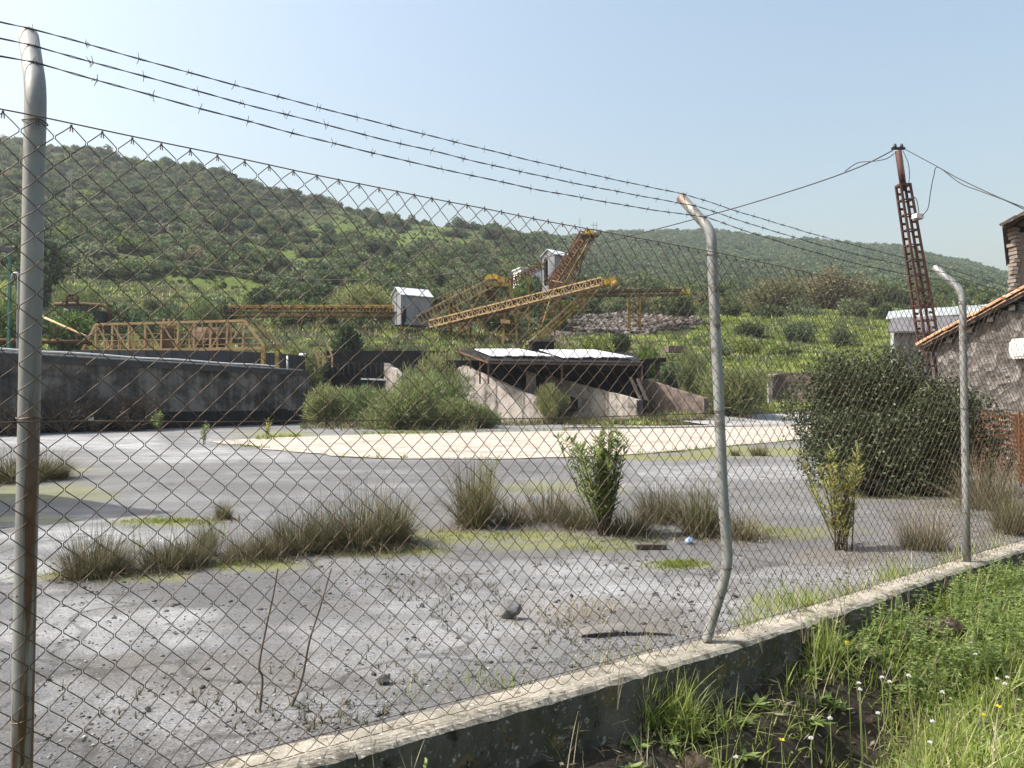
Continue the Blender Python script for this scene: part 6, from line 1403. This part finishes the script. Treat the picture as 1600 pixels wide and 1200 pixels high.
# ------------------------------------------------------------------ verge vegetation
def verge_pts(k, fn, seed):
    r_ = np.random.default_rng(seed); s = r_.uniform(-1.5, 8.5, k); q = .15 + 3.0 * r_.random(k); x = FO.x + FD.x * s - FN.x * q; y = FO.y + FD.y * s - FN.y * q; kp = r_.random(k) < fn(s, q, x, y); z = verge_z(x, y)
    return np.stack([x, y, z], -1)[kp], s[kp], q[kp]
def lushness(s, q, x, y):
    base = sstep(.35, .9, q) * (.45 + .75 * sstep(.8, 3.0, s + q * 1.2)) + .20 + .6 * sstep(3.3, 4.5, s)
    hole = .8 * np.exp(-((s - 3.15) / .42) ** 2 - ((q - .60) / .20) ** 2) + .6 * np.exp(-((s - 2.3) / .5) ** 2 - ((q - .55) / .2) ** 2) + .2 * np.exp(-((s - 1.0) / 1.2) ** 2 - ((q - .5) / .35) ** 2)
    return np.clip(base * (.10 + 1.7 * sstep(.30, .68, fbm(x * 2.3, y * 2.3, 3, 66))) - hole, .0, 1)
Pv, sv, qv = verge_pts(120000, lushness, 41); scat_blades('verge_grass', Pv, .06, .24, .0068, .85, 'grass', 'bright green long grass growing over the roadside verge', 42, 1, droop=1.4)
Pv, sv, qv = verge_pts(22000, lambda s, q, x, y: np.clip(lushness(s, q, x, y) * 1.2, 0, 1), 47); scat_blades('verge_short_grass', Pv, .03, .10, .006, .8, 'grass', 'short green grass under the longer blades of the verge', 48, 3, droop=1.2)
Pv, sv, qv = verge_pts(12000, lambda s, q, x, y: .22 * (fbm(x * 2.2, y * 2.2, 3, 3) > .5) + .4 * np.exp(-((q - .5) / .3) ** 2) * (fbm(x * 2, y * 2, 2, 8) > .45), 43); scat_blades('dead_grass', Pv, .08, .26, .0045, .8, 'dry', 'pale dead grass stalks hanging in the ditch by the wall', 44, 2, droop=1.8)
def weeds(name, pts, hmin, hmax, nl, ll, lw, mat, label, seed):
    r_ = np.random.default_rng(seed); k = len(pts); h = r_.uniform(hmin, hmax, k); P = []; D = []; K = k * nl; base = np.repeat(pts, nl, 0); H = np.repeat(h, nl); t = r_.random(K) ** .8
    lean = np.repeat(r_.normal(0, .18, (k, 2)), nl, 0); pos = base + np.concatenate([lean * (H * t)[:, None], (H * t)[:, None]], 1); a = r_.uniform(0, 6.28, K); D = unit(np.stack([np.cos(a), np.sin(a), r_.uniform(-.15, .45, K)], -1)); Nn = unit(np.cross(D, np.array([0, 0, 1.])) + r_.normal(0, .3, (K, 3)))
    V, Q = leaf_quads(pos, D, Nn, ll * r_.uniform(.5, 1.3, K) * (1.2 - .6 * t), lw * r_.uniform(.6, 1.3, K)); o = new(name, mesh_fast(name, V, Q, M[mat])); return tag(o, label, 'weeds', kind='stuff')
Pv, sv, qv = verge_pts(16000, lambda s, q, x, y: np.clip(lushness(s, q, x, y) * (fbm(x * 1.1, y * 1.1, 2, 88) > .45) * .8, 0, 1), 45); weeds('verge_weeds', Pv, .06, .26, 38, .035, .013, 'weed', 'leafy grey-green weeds among the verge grass', 46)
Pv, sv, qv = verge_pts(900, lambda s, q, x, y: .7 * (q < 1.2) + .3, 51); weeds('verge_rosettes', Pv, .01, .035, 16, .10, .028, 'weed', 'broad-leaved rosettes scattered along the verge', 52)
# clumps of long grass along the wall foot
cl = []
for (x, y, k) in ((640, 1185, 40), (735, 1160, 60), (800, 1175, 50), (940, 1120, 90), (985, 1110, 120), (1010, 1150, 90), (900, 1165, 60), (1060, 1150, 60), (1180, 1040, 90), (1150, 1080, 60), (1210, 1010, 70), (1250, 1000, 90), (1290, 1010, 90), (1330, 985, 90), (1390, 960, 90), (1440, 950, 60), (1500, 930, 80), (1560, 905, 80), (1120, 1190, 60), (850, 1190, 40), (1290, 1060, 60)):
    for _ in range(k):
        p = on(x + r.normal(0, 14), y + r.normal(0, 6), -.30); cl.append((p.x, p.y, float(verge_z(p.x, p.y))))
scat_blades('wall_foot_grass', np.array(cl), .10, .30, .0065, .5, 'grass', 'long green grass clumps along the foot of the low wall', 57, 5, droop=1.3)
# fallen leaves and stalks on the bare soil
Pv, sv, qv = verge_pts(11000, lambda s, q, x, y: np.where(q < 1.3, .8, .25), 71); r_ = np.random.default_rng(72); D = rand_dirs(r_, len(Pv)); D[:, 2] *= .3; D = unit(D); Nn = unit(np.cross(D, np.array([0, 0, 1.])) + r_.normal(0, .4, (len(Pv), 3)))
V, Q = leaf_quads(Pv + np.array([0, 0, .02]), D, Nn, .05 * r_.uniform(.4, 1.8, len(Pv)), .012 * r_.uniform(.4, 1.6, len(Pv))); tag(new('leaf_litter', mesh_fast('leaf_litter', V, Q, M['rush_dry'])), 'brown leaf litter on the soil of the verge', 'litter', kind='stuff')
# litter on the wall top
sl = r.uniform(-.8, 7.5, 900); nl_ = r.normal(.02, .06, 900); kp = (np.abs(nl_) < .11) & (fbm(sl * 3, nl_ * 3, 2, 4) > .5)
pebbles('wall_litter', int(kp.sum()), lambda r_, k: np.array([fpt(a, b_, .004) for a, b_ in zip(sl[kp], nl_[kp])]), .002, .008, M['dark_stone'], 'bits of grit and leaf lying on the wall top')
# sprigs growing through the foot of the fence
sp_ = np.array([fpt(r.choice([.9, 1.15, 2.2, 2.6, 3.2, 3.6, 4.1, 4.5, 4.9, 5.4, 5.8, 6.3, 6.8]) + r.normal(0, .08), r.uniform(-.2, .25), -.08) for _ in range(150)]); scat_blades('fence_foot_grass', sp_, .08, .30, .004, .45, 'dry', 'wispy dry grass growing along the foot of the fence', 53, 3)
# rock and earth clods in the verge
def vrock(px, py, Y, s, seed, mat, label, name='verge_stone', cat='stone'):
    p = at(px, py, Y); z = float(verge_z(p.x, p.y)); return rock(name, (p.x, p.y, z + s[2] * .3), s, seed, mat, label, cat, seed, 3)
M['grey_block'] = surf('grey_weathered_block', [(.3, (.10, .10, .095)), (.6, (.20, .195, .185)), (.8, (.32, .31, .29))], 20, .9, bstr=.7, bscale=90)
vrock(998, 1195, 2.9, (.34, .30, .26), 61, M['grey_block'], 'angular grey stone at the bottom edge of the verge')
M['earth'] = surf('rooty_brown_earth', [(.3, (.035, .024, .017)), (.5, (.085, .062, .045)), (.7, (.19, .155, .12))], 30, .95, bstr=1, bdist=.03, bscale=60)
vrock(1095, 1095, 3.25, (.42, .30, .24), 62, M['earth'], 'brown clod of rooty earth in the ditch', 'earth_clod', 'earth'); vrock(1465, 975, 4.6, (.36, .25, .22), 63, M['earth'], 'brown rooty clod among the grass by the third post', 'earth_clod', 'earth')
for i, (x, y) in enumerate(((380, 1195), (430, 1185), (690, 1190), (760, 1180), (560, 1195))): vrock(x, y, 2.7, (.07, .06, .05), 70 + i, M['stone'], ['small pale stone at the wall foot, first from the frame corner', 'second small stone along the wall foot', 'stone at the wall foot left of the grey block', 'stone touching the grass left of the grey block', 'stone at the wall foot between the pairs'][i])
# flowers
def flower(kind, px, py, Y, label, h=None):
    p = at(px, py, Y); z = float(verge_z(p.x, p.y)); z = min(z, p.z - .04); e = empty('wild_flower', (p.x, p.y, z), label, 'flower', 'small flowers in the verge')
    MB().tube([Vector((p.x + .015, p.y, z)), Vector((p.x + .008, p.y, (z + p.z) / 2)), p], [.0022, .0018, .0014], 5).build('stem', M['flower_stem'], e, True)
    r_ = np.random.default_rng(int(px * 7 + py)); k = 60 if kind == 'w' else 26; D = rand_dirs(r_, k); D[:, 2] = np.abs(D[:, 2]) * (1 if kind == 'w' else .35); Nn = unit(np.cross(D, rand_dirs(r_, k)))
    V, Q = leaf_quads(np.tile(np.array(p), (k, 1)), unit(D), Nn, .011 if kind == 'w' else .014, .006); new('flower_head', mesh_fast('flower_head', V, Q, M['flower_white' if kind == 'w' else 'flower_yellow']), e)
FL = [('w', 1342, 1068, 3.35), ('w', 1344, 1078, 3.3), ('w', 1420, 1056, 3.5), ('w', 1517, 1005, 4.0), ('w', 1524, 1023, 3.9), ('w', 1558, 1061, 3.7), ('w', 1574, 1059, 3.75), ('w', 1570, 1069, 3.65), ('w', 1453, 1161, 3.15), ('w', 1457, 1128, 3.25), ('w', 1297, 1123, 3.1), ('w', 1267, 1154, 3.0), ('w', 1150, 1184, 2.9), ('w', 1378, 1059, 3.4), ('w', 1390, 1066, 3.4), ('w', 1372, 1115, 3.2), ('w', 1472, 1082, 3.4),
      ('y', 1536, 1117, 3.4), ('y', 1560, 1104, 3.5), ('y', 1221, 1156, 3.0), ('y', 1324, 1004, 3.75)]
wl_lab = ['upper of the paired white flower heads at the dark hollow', 'lower of the paired white flower heads at the dark hollow', 'white flower head in the middle of the verge weeds', 'white flower highest up among the verge grass', 'white flower just under the highest one', 'first white flower of the trio near the frame edge', 'outermost white flower of the trio near the frame edge', 'lowest white flower of the trio near the frame edge', 'lowest white flower among the verge weeds', 'white flower above the lowest one', 'white flower beside the dark hollow left of the pair', 'small white flower near the violet weed at the bottom', 'white flower next to the grey stone at the bottom', 'faint white flower right of the paired heads', 'second faint white flower right of the paired heads', 'pale flower below the paired heads', 'white flower by the broad leaf in the weeds',
          'larger yellow flower low in the verge', 'small yellow flower above the larger one', 'yellow flower near the bottom left of the grass', 'yellow flower close under the low wall']
for (kd, x, y, Y), lb in zip(FL, wl_lab): flower(kd, x, y, Y, lb)

# ------------------------------------------------------------------ haze
hz_m = bpy.data.materials.new('haze_air'); hz_m.use_nodes = True; n = hz_m.node_tree.nodes; l = hz_m.node_tree.links; n.remove(n['Principled BSDF'])
pv = n.new('ShaderNodeVolumePrincipled'); pv.inputs['Color'].default_value = (.86, .91, 1.0, 1); pv.inputs['Density'].default_value = .00034; pv.inputs['Anisotropy'].default_value = .35; l.new(pv.outputs[0], n['Material Output'].inputs['Volume'])
hzo = MB().box((0, 470, 70), (3300, 1080, 200)).build('haze', hz_m); tag(hzo, kind='stuff')
